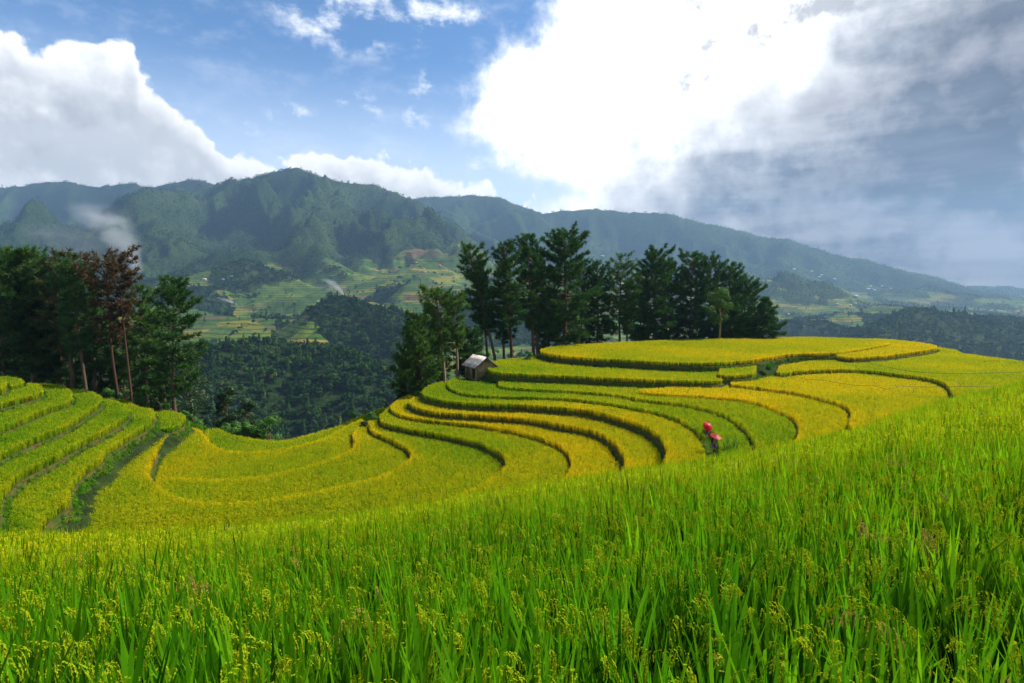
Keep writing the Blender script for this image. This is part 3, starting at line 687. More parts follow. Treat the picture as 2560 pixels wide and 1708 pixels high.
def bank_weeds():
    PP = []; SS = []; TT = []; VV = []
    for nm, T in TP.items():
        poly, nrm, nf = T['poly'], T['nrm'], T['nf']
        big = nm in ('T0', 'T0b', 'T1', 'ledge', 'T1b'); left = nm[0] == 'L'
        drop = 1.5 if big else (1.5 if left else .75); dens = 11 if big else (17 if left else 11)
        for i in range(nf - 1):
            a, b = poly[i], poly[i + 1]; L = np.linalg.norm(b - a)
            for _ in range(rng.poisson(L * dens * drop)):
                t = rng.uniform(); h = rng.uniform(0, 1) ** (.8); d = h * drop
                if big and rng.uniform() < .3 and d > .4 and fbm(np.array([a[0] * .25]), np.array([a[1] * .25]), 2, 3)[0] > .5: continue
                p = a + (b - a) * t + nrm[i] * (np.interp(d, [0, .3, .8, 1.6], [.12, .2, .36, .7]) + rng.uniform(-.05, .15))
                PP.append((p[0], p[1], T['z'] - RH - d - .04)); SS.append(rng.uniform(.6, 1.15) * (1.0 if big or left else .72)); 
                TT.append(rng.uniform(0, .6) * (.4 if big else 1.2)); VV.append(rng.choice([0, 1, 2, 3, 4, 5], p=[.22, .2, .13, .16, .16, .13] if (big or left) else [.3, .3, .2, .08, .07, .05]))
        if nm == 'ledge':
            Pg = jgrid(*poly.min(0)[[0]], *poly.max(0)[[0]], poly.min(0)[1], poly.max(0)[1], .3); Pg = Pg[inside(Pg, poly)]
            for p in Pg: PP.append((p[0], p[1], T['z'] - RH)); SS.append(rng.uniform(.7, 1.3)); TT.append(rng.uniform(0, .5)); VV.append(rng.integers(0, 6))
    hb = on_z(*cv('S', 1190.5, 957), -13.0)
    for k in range(900):
        a = rng.uniform(0, 6.28); q = 3.6 * math.sqrt(rng.uniform()); PP.append((hb[0] + .6 + q * math.cos(a), hb[1] + 1.8 + q * math.sin(a) * 1.2, -13.13)); SS.append(rng.uniform(.5, 1.0)); TT.append(rng.uniform(0, .6)); VV.append(rng.integers(0, 6))
    pa = np.array([on_z(*cv('R4', *q), -13.1)[:2] for q in ((668, 612), (684, 640), (706, 700), (708, 760))])
    for k in range(900):
        i = rng.integers(0, 3); q = pa[i] + (pa[i + 1] - pa[i]) * rng.uniform() + rng.normal(0, .5, 2); PP.append((q[0], q[1], -13.13)); SS.append(rng.uniform(.25, .5)); TT.append(rng.uniform(.3, 1.0)); VV.append(rng.integers(0, 4))
    # crest of the hill slopes behind the terraces
    n = 60000; P = np.column_stack([rng.uniform(-75, 110, n), rng.uniform(45, 150, n)]); P = P[visible(P)]
    k = np.ones(len(P), bool); dm = np.full(len(P), 1e9)
    for T in TP.values():
        k &= ~inside(P, T['poly']); dm = np.minimum(dm, dist_poly(P, T['poly']))
    k &= (dm < 7) & (dm > .5); P = P[k]
    for p in P:
        PP.append((p[0], p[1], ground_z(p[0], p[1]) - .05)); SS.append(rng.uniform(1.0, 2.6)); TT.append(rng.uniform(0, .55)); VV.append(rng.integers(0, 6))
    n = len(PP); print('weeds', n); SS = np.array(SS)
    scatter('bank_grass', np.array(PP), LIB['weed'], VV, np.column_stack([SS, SS, SS]), np.column_stack([rng.normal(0, .25, n), rng.normal(0, .25, n), rng.uniform(0, 6.28, n)]),
            {'tint': TT}, 'dark green weeds and grass covering the terrace banks', 'grass', mats=(M_WEED,))
bank_weeds()
# ------------------------------------------------------------------ valley and mountains
def zS(Sy, y, u=0.0):
    return at_y(CX + u * F * .98, Sy, y)[2]
# columns u = x/y, knots (distance y, height z)
PROF = {
 -1.3: [(150, -75), (260, -95), (420, -125), (650, -110), (1000, -70), (1500, -10), (2100, 50), (2700, 130), (3400, 210), (4200, 500), (4900, 400), (6000, 200)],
 -0.9: [(150, -75), (260, -95), (420, -125), (650, -115), (1000, -80), (1400, -40), (1900, 20), (2500, 110), (3300, 210), (4200, 520), (4900, 420), (6000, 200)],
 -0.45: [(150, -80), (260, -105), (420, -140), (560, -105), (680, -98), (800, -108), (950, -100), (1100, -92), (1300, -85), (1600, -45), (1850, -5), (2400, 130), (3200, 340), (4200, 480), (4900, 420), (6000, 200)],
 -0.15: [(150, -80), (260, -110), (420, -150), (620, -140), (850, -130), (1050, -115), (1400, -85), (1800, -25), (2200, 60), (2800, 150), (3600, 270), (4800, 470), (6000, 300), (8500, 100)],
 0.12: [(150, -80), (260, -105), (420, -140), (700, -150), (1050, -135), (1400, -90), (1800, -35), (2300, 40), (3000, 90), (3800, 210), (4800, 470), (6000, 300), (8500, 100)],
 0.45: [(150, -85), (300, -120), (600, -150), (900, -165), (1300, -150), (1800, -120), (2300, -70), (2900, -20), (3500, 60), (4200, 180), (4700, 360), (6000, 200), (8500, 50)],
 0.7: [(150, -85), (300, -120), (600, -150), (900, -165), (1300, -165), (1800, -135), (2400, -100), (3100, -50), (3800, 20), (4300, 100), (6000, 0), (8500, 0)],
 0.9: [(150, -85), (300, -115), (600, -140), (950, -150), (1400, -150), (1900, -125), (2400, -105), (3000, -85), (3500, -62), (4300, -80), (6000, -60), (8500, -20)],
 1.3: [(150, -85), (300, -115), (600, -140), (950, -150), (1400, -150), (1900, -125), (2400, -105), (3000, -95), (3500, -80), (4300, -90), (6000, -60), (8500, -20)]}
# crest lines: (view, slope either side, sharpness, [(x, y, distance)])
RID = [
 ('D', .50, [(-500, 440, 4300), (-200, 432, 4300), (0, 434, 4250), (90, 420, 4230), (150, 417, 4200), (230, 430, 4180), (300, 421, 4150), (360, 431, 4050), (430, 412, 4000), (500, 424, 3800), (560, 412, 3550), (600, 403, 3400), (640, 391, 3250), (680, 385, 3200), (720, 398, 3250), (770, 416, 3300), (860, 426, 3400), (940, 458, 3550), (1040, 520, 3700)]),
 ('D', .50, [(860, 480, 4900), (940, 456, 4900), (1000, 452, 4900), (1070, 449, 4900), (1140, 453, 4850), (1200, 475, 4800), (1245, 490, 4800), (1300, 483, 4800), (1370, 480, 4800), (1450, 489, 4750), (1530, 490, 4700), (1600, 510, 4650), (1700, 530, 4600), (1750, 543, 4600), (1800, 549, 4500), (1850, 575, 4400), (2000, 600, 4200), (2100, 627, 4000), (2200, 655, 3800), (2350, 690, 3500), (2700, 760, 3400)]),
 ('D', .52, [(770, 420, 3250), (800, 446, 3000), (870, 487, 2750), (925, 488, 2650), (985, 522, 2500), (1030, 558, 2380), (1065, 592, 2250), (1120, 640, 2080), (1150, 690, 1900)]),
 ('E', .50, [(1640, 165, 3150), (1540, 195, 2950), (1450, 240, 2800), (1340, 300, 2650), (1440, 345, 2450), (1510, 400, 2300), (1560, 480, 2150), (1640, 560, 1980), (1700, 620, 1850)]),
 ('E', .50, [(1360, 150, 3200), (1230, 195, 3050), (1090, 205, 2900), (1150, 200, 2800), (1220, 245, 2700), (1100, 340, 2500), (900, 430, 2300), (800, 500, 2150), (690, 580, 2000)]),
 ('E', .48, [(1440, 345, 2450), (1330, 420, 2250), (1200, 470, 2100), (1050, 550, 1950), (920, 600, 1850)]),
 ('E', .48, [(1090, 165, 2900), (930, 210, 2800), (800, 290, 2650), (640, 330, 2500), (560, 420, 2350), (480, 480, 2200)]),
 ('E', .45, [(-100, 330, 2500), (0, 330, 2500), (200, 332, 2450), (380, 316, 2400), (480, 348, 2300), (580, 430, 2200), (650, 520, 2080)]),
 ('E', .50, [(1820, 185, 3300), (1700, 215, 3100), (1740, 260, 2900), (1900, 290, 2700), (1850, 360, 2500), (1830, 440, 2300)]),
 ('D', .50, [(1070, 449, 4900), (1040, 500, 4500), (1080, 560, 4200), (1150, 600, 3800)]),
 ('D', .50, [(1370, 480, 4800), (1330, 540, 4300), (1400, 600, 3800), (1380, 640, 3300)]),
 ('D', .50, [(1600, 510, 4650), (1560, 570, 4200), (1640, 630, 3700)]),
 ('D', .45, [(1800, 549, 4500), (1780, 600, 4000), (1900, 640, 3500)]),
 ('S', .50, [(560, 872, 560), (640, 864, 585), (706, 868, 600), (780, 874, 600), (836, 884, 590), (894, 914, 575), (930, 950, 560), (960, 1010, 530)]),
 ('S', .55, [(770, 850, 850), (798, 813, 920), (826, 788, 960), (856, 776, 980), (911, 797, 970), (965, 800, 950), (995, 830, 920), (1020, 890, 860), (1030, 960, 780)]),
 ('S', .35, [(540, 700, 1780), (584, 691, 1780), (621, 677, 1780), (652, 685, 1780), (700, 694, 1750), (760, 712, 1700)]),
 ('S', .38, [(740, 800, 1250), (780, 765, 1330), (839, 738, 1380), (873, 742, 1400), (904, 738, 1400), (950, 775, 1350)]),
 ('S', .36, [(950, 790, 1430), (975, 755, 1520), (1010, 728, 1620), (1040, 708, 1720), (1060, 681, 1850), (1090, 665, 1950)]),
 ('S', .30, [(480, 786, 1130), (600, 782, 1150), (700, 785, 1150), (745, 800, 1130), (775, 822, 1090)]),
 ('S', .32, [(700, 735, 1600), (760, 728, 1600), (830, 722, 1620)]),
 ('R7', .40, [(190, 210, 2600), (300, 172, 2650), (500, 166, 2650), (620, 240, 2550), (800, 300, 2450), (900, 360, 2350)]),
 ('R7', .30, [(1380, 410, 2050), (1500, 425, 2000), (1700, 450, 1950), (1850, 505, 1880), (1950, 570, 1800)]),
 ('R7', .28, [(850, 520, 1700), (1050, 480, 1780), (1270, 450, 1850), (1380, 500, 1750), (1450, 570, 1650)]),
 ('R7', .30, [(1150, 650, 1180), (1380, 545, 1350), (1700, 560, 1380), (2000, 560, 1400), (2350, 590, 1400)]),
 ('R7', .30, [(450, 560, 1400), (620, 500, 1480), (760, 520, 1480), (950, 600, 1400)]),
 ('D', .15, [(2150, 668, 5200), (2230, 655, 5200), (2290, 660, 5200), (2350, 668, 5200), (2500, 672, 5200)]),
]
from itertools import pairwise
US = np.array(sorted(PROF))
def prof_z(u, y):
    ly = np.log(y); cols = []
    for k in US:
        p = np.array(PROF[k], float); cols.append(np.interp(ly, np.log(p[:, 0]), p[:, 1]))
    C = np.array(cols)                                   # (K, n)
    j = np.clip(np.searchsorted(US, u) - 1, 0, len(US) - 2)
    t = np.clip((u - US[j]) / (US[j + 1] - US[j]), 0, 1); t = t * t * (3 - 2 * t) * .5 + t * .5
    n = np.arange(len(u))
    return C[j, n] * (1 - t) + C[j + 1, n] * t
def terrain(x, y):
    u = x / y
    wx = (fbm(x / 420., y / 420., 4, 51) - .5) * 150; wy = (fbm(x / 420., y / 420., 4, 52) - .5) * 150
    far = sstep(700, 1900, y); wx *= far * .55 + .12; wy *= far * .55 + .12
    X, Y = x + wx, y + wy
    z = prof_z(X / Y, Y)
    rd = 1 - np.abs(2 * fbm(X / 330., Y / 330., 5, 60) - 1)
    z = z - 30 * far * (1 - rd)
    top = np.full(len(x), 1e9)
    for v, k, pts in RID:
        W3d = [at_y(*cv(v, a, b), d) for a, b, d in pts]
        best = np.full(len(x), -1e9); far_sky = pts[0][2] > 3000 and len(pts) > 12
        px, py = (x + wx * .25, y + wy * .25) if far_sky else (x + wx * .6, y + wy * .6)
        for a, b in pairwise(W3d):
            ab = b[:2] - a[:2]; L = ab @ ab
            t = np.clip(((px - a[0]) * ab[0] + (py - a[1]) * ab[1]) / L, 0, 1)
            d = np.hypot(px - a[0] - t * ab[0], py - a[1] - t * ab[1])
            kk = .74 if far_sky else k * 1.15
            h = a[2] + (b[2] - a[2]) * t + (17 * (fbm(x / 95., y / 400., 4, 44) - .5) if far_sky else 0) - kk * (np.sqrt(d * d + 18 ** 2) - 18)
            best = np.maximum(best, h)
            if far_sky: top = np.minimum(top, d)
        w = 26. * (.25 + .75 * far)                       # soft union keeps the folds natural
        z = np.maximum(z, best) + w * .25 * np.exp(-np.abs(z - best) / w) * (best > z - 200) * (0 if far_sky else 1)
    gl = fbm(X / 300., Y / 300., 6, 71, ridged=True)
    hi = sstep(20, 160, z)
    z = z + (sstep(.4, .85, gl) - .6) * (30 + 60 * hi) * far * sstep(15, 260, top)
    g2 = fbm((X + .45 * Y) / 520., Y / 1100., 4, 72, ridged=True, gain=.42)
    z = z + (sstep(.40, .88, g2) - .72) * 215 * sstep(20, 420, z) * far * sstep(0, 300, top)
    z = z + (fbm(x / 520., y / 520., 3, 77) - .5) * 120 * (1 - hi) * sstep(700, 1100, y) * sstep(-1e9, 1, top)
    z = z + (fbm(x / 60., y / 60., 4, 81) - .5) * (8 + 18 * far * hi) 
    return z
NU, NY = 760, 560
us = np.linspace(-1.22, 1.22, NU); ys = np.geomspace(170, 5400, NY)
Ug, Yg = np.meshgrid(us, ys); Xf = (Ug * Yg).ravel(); Yf = Yg.ravel()
TZ = terrain(Xf, Yf).reshape(NY, NU)
def tz(x, y):
    x = np.asarray(x, float); y = np.asarray(y, float)
    fu = np.clip((x / y + 1.22) / 2.44 * (NU - 1), 0, NU - 1.001); fy = np.clip(np.log(y / 170.) / math.log(5400 / 170.) * (NY - 1), 0, NY - 1.001)
    i = fu.astype(int); j = fy.astype(int); a = fu - i; b = fy - j
    return (TZ[j, i] * (1 - a) + TZ[j, i + 1] * a) * (1 - b) + (TZ[j + 1, i] * (1 - a) + TZ[j + 1, i + 1] * a) * b
def hit(X, Y, y0=200, y1=5300):
    """where the sight line through a photo pixel first meets the far land"""
    d = ray(X, Y); ys_ = np.geomspace(y0, y1, 3000); P = d[None] * (ys_ / d[1])[:, None]
    k = np.nonzero(tz(P[:, 0], P[:, 1]) > P[:, 2])[0]
    return P[k[0]] if len(k) else None
# land cover: 1 forest, 0 fields
def cover(x, y, z):
    u = x / y
    n = fbm(x / 170., y / 170., 5, 90); n2 = fbm(x / 60., y / 60., 4, 95)
    line = np.interp(u, [-1.2, -.75, -.5, -.36, -.22, -.08, .1, .3, .5, .8, 1.2], [-120, -60, 45, 40, 130, 190, 170, 70, 10, -50, -80])
    f = sstep(-25, 25, z - line + (n - .5) * 240)
    near = sstep(860, 760, y + (n2 - .5) * 200)           # wooded gorge close by
    f = np.maximum(f, near)
    uu = u + (n - .5) * .16; yy = y + (n2 - .5) * 160
    f2 = sstep(-.40, -.37, uu) * sstep(-.15, -.19, uu) * sstep(1030, 985, yy) * sstep(690, 730, yy)   # wooded knob
    f = np.maximum(f, f2)
    th = .60 - .07 * sstep(.25, .45, u); patch = sstep(th, th + .05, n + .12 * (n2 - .5)) * sstep(900, 1100, y); f = np.maximum(f, patch * .9)
    rw = sstep(.36, .50, u) * sstep(1700, 1350, y + (n - .5) * 500); f = np.maximum(f, rw)
    rh = ((u > .40) & (u < .58)).astype(float) * sstep(2350, 2400, y) * sstep(2800, 2700, y) * sstep(.36, .45, n2 * .5 + n * .5); f = np.maximum(f, rh)
    # open clearings in the gorge (small bright fields)
    for a, b, r, yy in ((620, 818, 42, 0), (690, 842, 60, 0), (560, 822, 34, 0), (780, 862, 30, 0)):
        h = hit(a, b)
        if h is not None: f = f * sstep(.7, 1.0, np.hypot((x - h[0]) / r, (y - h[1]) / (r * 1.3)) + (n2 - .5) * .5)
    return np.clip(f, 0, 1)
Zf = TZ.ravel()
CV = cover(Xf, Yf, Zf)
I = np.arange(NU * NY).reshape(NY, NU)
Fq = np.stack([I[:-1, :-1], I[:-1, 1:], I[1:, 1:], I[1:, :-1]], -1).reshape(-1, 4)
def m_land(g, out):
    p = geopos(g); sep = g.node('ShaderNodeSeparateXYZ'); g.put(sep.inputs[0], p); x, y, z = sep.outputs
    cvr = g.node('ShaderNodeAttribute', attribute_type='GEOMETRY', attribute_name='cover').outputs['Fac']
    n1 = g.noise(p, .004, 6, .6); n2 = g.noise(p, .02, 6, .65); n3 = g.noise(p, .11, 5, .7)
    # forest
    fc = g.mix(g.mapr(n3, .35, .65), (.010, .030, .009), (.045, .085, .022)); fc = g.mix(g.mapr(n1, .4, .65), fc, g.mix(n3, (.03, .055, .018), (.075, .12, .028)))
    # stepped fields: patches of crops cut by level dark banks
    flat = g.comb(x, y, g.mul(z, 7.0)) ; wv = g.node('ShaderNodeVectorMath', operation='ADD'); g.put(wv.inputs[0], flat)
    sc = g.node('ShaderNodeVectorMath', operation='SCALE'); g.put(sc.inputs[0], g.noise(p, .012, 3, .5, out=1)); sc.inputs['Scale'].default_value = 90; g.put(wv.inputs[1], sc.outputs[0])
    vo = g.node('ShaderNodeTexVoronoi', feature='F1'); g.put(vo.inputs['Vector'], wv.outputs[0]); vo.inputs['Scale'].default_value = .0115
    cs = g.node('ShaderNodeSeparateColor'); g.put(cs.inputs[0], vo.outputs['Color'])
    crop = g.ramp(cs.outputs[0], [(0, (.050, .11, .018)), (.24, (.09, .15, .020)), (.42, (.13, .18, .020)), (.56, (.23, .22, .022)), (.64, (.06, .10, .025)), (.76, (.13, .095, .05)), (.90, (.27, .22, .035)), (1, (.085, .08, .045))], 'CONSTANT')
    crop = g.mix(g.mapr(n2, .35, .65, 0, .6), crop, (.07, .12, .028))
    zz = g.add(z, g.mul(n2, 7.0))
    st = g.m('FRACT', g.mul(zz, 1 / 6.5)); line = g.mapr(g.m('ABSOLUTE', g.sub(st, .5)), .28, .42)
    crop = g.mix(g.mul(line, .75), crop, (.030, .060, .016))
    spk = g.mapr(g.noise(p, .055, 3, .6), .60, .66); crop = g.mix(g.mul(spk, .85), crop, (.018, .045, .014))
    soil = g.mapr(g.noise(p, .0065, 4, .55), .67, .70); crop = g.mix(g.mul(soil, .55), crop, (.30, .16, .09))
    c = g.mix(g.mapr(g.add(cvr, g.mul(g.sub(n3, .5), .7)), .42, .58), crop, fc)
    b = g.noise(p, .09, 6, .75)
    hgt = g.mul(b, g.mapr(cvr, .3, .7, .25, 1.0))
    return pbsdf(g, c, .95, .05, (hgt, 1.0, 14.0))
M_LAND = mat('valley_land', m_land)
land = mesh_np('mountain_terrain', np.column_stack([Xf, Yf, Zf]), Fq, M_LAND, smooth=True)
a = land.data.attributes.new('cover', 'FLOAT', 'POINT'); a.data.foreach_set('value', CV.astype(np.float32))
tag(land, 'green mountains and valley with stepped fields beyond the pines', 'mountains', None, 'structure')

# forest trees
def m_ftree(g, out):
    t = inst(g, 'tint'); n = g.noise(objpos(g), .8, 3, .6)
    c = g.ramp(t, [(0, (.010, .045, .014)), (.5, (.035, .100, .020)), (.85, (.085, .165, .028)), (1, (.15, .19, .05))])
    c = g.mix(g.mul(n, .4), c, (.02, .035, .012)); return leafy(g, c, .25, gloss=0)
M_FT = mat('forest_foliage', m_ftree)
def far_tree(seed, conifer, n=110):
    r = np.random.default_rng(seed); d = r.normal(size=(n, 3)); d /= np.linalg.norm(d, axis=1)[:, None]
    if conifer:
        h = r.uniform(0, 1, n) ** .8; a = r.uniform(0, 6.28, n); rad = (1 - h) * 2.3 * r.uniform(.6, 1.05, n) + .15
        C = np.column_stack([np.cos(a) * rad, np.sin(a) * rad, 2.0 + h * 9.5]); d = np.column_stack([np.cos(a), np.sin(a), np.full(n, .6)]); s = .95
    else:
        lob = r.normal(size=(6, 3)) * [1.7, 1.7, 1.3] + [0, 0, 5.6]; k = r.integers(0, 6, n)
        C = lob[k] + d * r.uniform(1.5, 2.3, n)[:, None] * [1, 1, .85]; s = 1.15
    t = np.cross(d, r.normal(size=(n, 3))); t /= np.linalg.norm(t, axis=1)[:, None]; b = np.cross(d, t); b /= np.linalg.norm(b, axis=1)[:, None] + 1e-9
    t = t + d * r.normal(0, .35, (n, 1)); s = s * r.uniform(.6, 1.25, (n, 1))
    V = np.stack([C - t * s, C - b * s * .7, C + t * s, C + b * s * .7], 1).reshape(-1, 3)
    Fc = np.arange(n * 4).reshape(n, 4)
    return mesh_np('ft', V, Fc, M_FT, link=False)
lib('forest_tree', [far_tree(1, 0), far_tree(2, 0), far_tree(3, 0), far_tree(4, 1), far_tree(5, 1), far_tree(6, 0, 60), far_tree(7, 1, 50)])
def forest():
    out = []
    for y0, y1, dens, ts in ((170, 500, 1 / 34., 1.0), (500, 1100, 1 / 42., 1.05), (1100, 1900, 1 / 90., 1.1), (1900, 3450, 1 / 190., 1.0), (3450, 5000, 1 / 480., 1.25)):
        area = .98 * (y1 ** 2 - y0 ** 2); n = int(area * dens)
        y = np.sqrt(rng.uniform(y0 ** 2, y1 ** 2, n)); u = rng.uniform(-.98, .98, n); x = u * y; z = tz(x, y)
        c = cover(x, y, z); k = rng.uniform(0, 1, n) < np.where(c > .5, 1, .035) ; x, y, z = x[k], y[k], z[k]
        # drop what cannot be seen from anywhere near the viewpoint (well under the near crests)
        hid = z / y < -.34; x, y, z = x[~hid], y[~hid], z[~hid]
        s = rng.lognormal(0, .22, len(x)) * ts * .82; out.append(np.column_stack([x, y, z - .3, s]))
    A = np.vstack(out); n = len(A); print('forest', n)
    nn = fbm(A[:, 0] / 90., A[:, 1] / 90., 3, 99)
    vi = np.where(A[:, 1] > 1900, rng.integers(5, 7, n), np.where(rng.uniform(0, 1, n) < .3, rng.integers(3, 5, n), rng.integers(0, 3, n)))
    tint = np.clip(rng.normal(.42, .22, n) + (nn - .5) * .9, 0, 1)
    scatter('forest', A[:, :3], LIB['forest_tree'], vi, np.column_stack([A[:, 3] * rng.uniform(.85, 1.15, n), A[:, 3], A[:, 3] * rng.uniform(.8, 1.25, n)]),
            np.column_stack([np.zeros(n), np.zeros(n), rng.uniform(0, 6.28, n)]), {'tint': tint}, 'dark broadleaf and pine forest covering the gorge and mountains', 'forest', mats=(M_FT,))
forest()
# air
def m_haze(g, out):
    v = g.node('ShaderNodeVolumePrincipled'); v.inputs['Color'].default_value = (.37, .63, 1.0, 1); v.inputs['Density'].default_value = 1.05e-4; v.inputs['Anisotropy'].default_value = .25
    g.l.new(v.outputs[0], out.inputs['Volume']); return None
M_HAZE = mat('haze', m_haze)
mb = MB(); x0, x1, y0_, y1_, z0_, z1_ = -6700, 6700, -60, 5450, float(min(Zf.min(), HZ.min())) - 1.5, float(Zf.max()) + 20
mb.box(((x0 + x1) / 2, (y0_ + y1_) / 2, (z0_ + z1_) / 2), (x1 - x0, y1_ - y0_, z1_ - z0_)); hz = mb.build('haze', M_HAZE)
tag(hz, 'thin bluish haze filling the valley air', 'haze', None, 'stuff')
# ------------------------------------------------------------------ trees
def m_bark(g, out):
    p = objpos(g); n = g.noise(g.comb(0, 0, 0) if False else p, 6, 5, .7)
    c = g.mix(n, (.075, .045, .03), (.19, .135, .10)); return pbsdf(g, c, .95, .1, (n, .8, .05))
def m_bark_red(g, out):
    n = g.noise(objpos(g), 6, 5, .7); return pbsdf(g, g.mix(n, (.06, .032, .024), (.12, .066, .048)), .95, .1, (n, .8, .05))
def m_bark_pale(g, out):
    n = g.noise(objpos(g), 5, 5, .7); return pbsdf(g, g.mix(n, (.20, .14, .10), (.36, .28, .21)), .9, .1, (n, .8, .05))
M_BARK = mat('pine_bark', m_bark); M_BARKR = mat('reddish_bark', m_bark_red); M_BARKP = mat('pale_bark', m_bark_pale)
def needle_mat(name, a, b, tr=.3):
    def f(g, out):
        n = g.noise(objpos(g), .9, 3, .6); n2 = g.noise(objpos(g), 6, 2, .6)
        return leafy(g, g.mix(g.mapr(g.add(g.mul(n, .6), g.mul(n2, .4)), .35, .65), a, b), tr, gloss=.03)
    return mat(name, f)
M_ND = needle_mat('pine_needles', (.014, .062, .012), (.060, .165, .022))
M_NL = needle_mat('fresh_pine_needles', (.030, .095, .014), (.11, .23, .022))
M_NB = needle_mat('dead_needles', (.045, .032, .012), (.125, .075, .026))
M_NBM = needle_mat('browning_needles', (.030, .060, .012), (.110, .115, .022))
M_BL = needle_mat('broad_leaves', (.028, .10, .015), (.13, .27, .025), .4)
M_BD = needle_mat('dark_broad_leaves', (.015, .045, .014), (.050, .115, .030), .3)
M_BS = needle_mat('bright_shrub_leaves', (.05, .16, .02), (.12, .30, .03), .4)
def rot_to(d):
    return Vector(d).to_track_quat('Z', 'Y').to_matrix()
def tufts(C, D, L, w, per, r):
    """bundles of needles: C centres, D outward directions"""
    n = len(C); Dn = np.repeat(D, per, 0); Cn = np.repeat(C, per, 0)
    v = Dn * .75 + r.normal(0, .62, (n * per, 3)) + [0, 0, .25]; v /= np.linalg.norm(v, axis=1)[:, None]
    sd = np.cross(v, r.normal(size=(n * per, 3))); sd /= np.linalg.norm(sd, axis=1)[:, None] + 1e-9
    LL = (L * r.uniform(.6, 1.15, (n * per, 1)))
    V = np.stack([Cn - sd * w / 2, Cn + sd * w / 2, Cn + v * LL + sd * w * .12, Cn + v * LL - sd * w * .12], 1).reshape(-1, 3)
    return V, np.arange(n * per * 4).reshape(-1, 4)
def pine(name_label, X, Yb, Yt, dist, crown=(.35, 1.0), R=3.2, leafm=None, barkm=None, dens=1.0, lean=0.0, seed=0, shape='pine', group=None, thick=1.0, sparse=0.0):
    """X, Yb: where the trunk foot shows (photo pixels); Yt: crown top"""
    r = np.random.default_rng(1000 + seed); leafm = leafm or M_ND; barkm = barkm or M_BARK
    b = at_y(X, Yb, dist); gz = ground_z(b[0], b[1]); gz = min(gz, b[2] + 1.0)
    topz = at_y(X, Yt, dist)[2] - .45; H = topz - gz
    root = empty('pine_tree', (b[0], b[1], gz - .15), name_label, 'pine tree', group)
    s = np.linspace(0, 1, 12); bend = r.normal(0, .25, 2)
    vis0 = (b[2] - gz) / H
    Pt = np.column_stack([lean * np.maximum(0, s - vis0) / (1 - vis0) + bend[0] * np.sin(s * 4.5) * .5, bend[1] * np.sin(s * 3.7), s * H + .1])
    rad = (.17 + H * .0062) * thick * (1 - s * .86) * (1 + .35 * np.exp(-s * 18)); mb = MB(); mb.tube(Pt, rad, 9)
    C = []; D = []
    c0, c1 = crown; z = c0
    while z < .985:
        f = (z - c0) / (c1 - c0); nb = r.integers(3, 6) if f < .9 else 3
        prof = {'pine': np.interp(f, [0, .12, .35, .7, .9, 1], [.55, .85, 1.0, .82, .58, .28]), 'flat': np.interp(f, [0, .3, .6, .85, 1], [.35, .6, .85, 1.0, .45]),
                'cone': np.interp(f, [0, .15, 1], [.9, 1.0, .08])}[shape]
        a0 = r.uniform(0, 6.28)
        for k in range(nb):
            if r.uniform() < sparse: continue
            a = a0 + k * 6.28 / nb + r.normal(0, .35); L = R * 1.12 * prof * r.uniform(.55, 1.15); up = np.interp(f, [0, .5, 1], [-.08, .15, .75]) + r.normal(0, .12)
            p0 = np.array([np.interp(z, s, Pt[:, 0]), np.interp(z, s, Pt[:, 1]), np.interp(z, s, Pt[:, 2])])
            t = np.linspace(0, 1, 5); hz = L * t; vz = L * (up * t + .22 * t ** 2 - (.18 * t if f < .5 else 0))
            Pb = p0 + np.column_stack([np.cos(a) * hz, np.sin(a) * hz, vz]); mb.tube(Pb, np.linspace(.018 * L + .02, .012, 5), 4, False)
            nt = max(3, int(L * 6.5 * dens))
            for q in range(nt):
                tt = 1 - r.uniform(0, 1) ** 1.25 * (.72 if shape != 'flat' else .6); c = np.array([np.interp(tt, t, Pb[:, i]) for i in range(3)])
                side = r.normal(0, .17 * L ** .8 * (1.15 - tt * .5)); c = c + np.array([-math.sin(a) * side, math.cos(a) * side, r.normal(0, .13) + .05])
                C.append(c); d = np.array([math.cos(a) * .7, math.sin(a) * .7, .45]) + r.normal(0, .3, 3); D.append(d / np.linalg.norm(d))
        z += r.uniform(.022, .042) * (17. / H) ** .5
    tip = Pt[-1]
    for q in range(int(7 * dens) + 2): C.append(tip + r.normal(0, .16, 3)); D.append(np.array([0, 0, 1.]) + r.normal(0, .3, 3))
    C = np.array(C); D = np.array(D); V, Fc = tufts(C, D, .62, .085, 15, r)
    mb.build('trunk', barkm, root, True)
    mesh_np('crown', V, Fc, leafm, root)
    return root
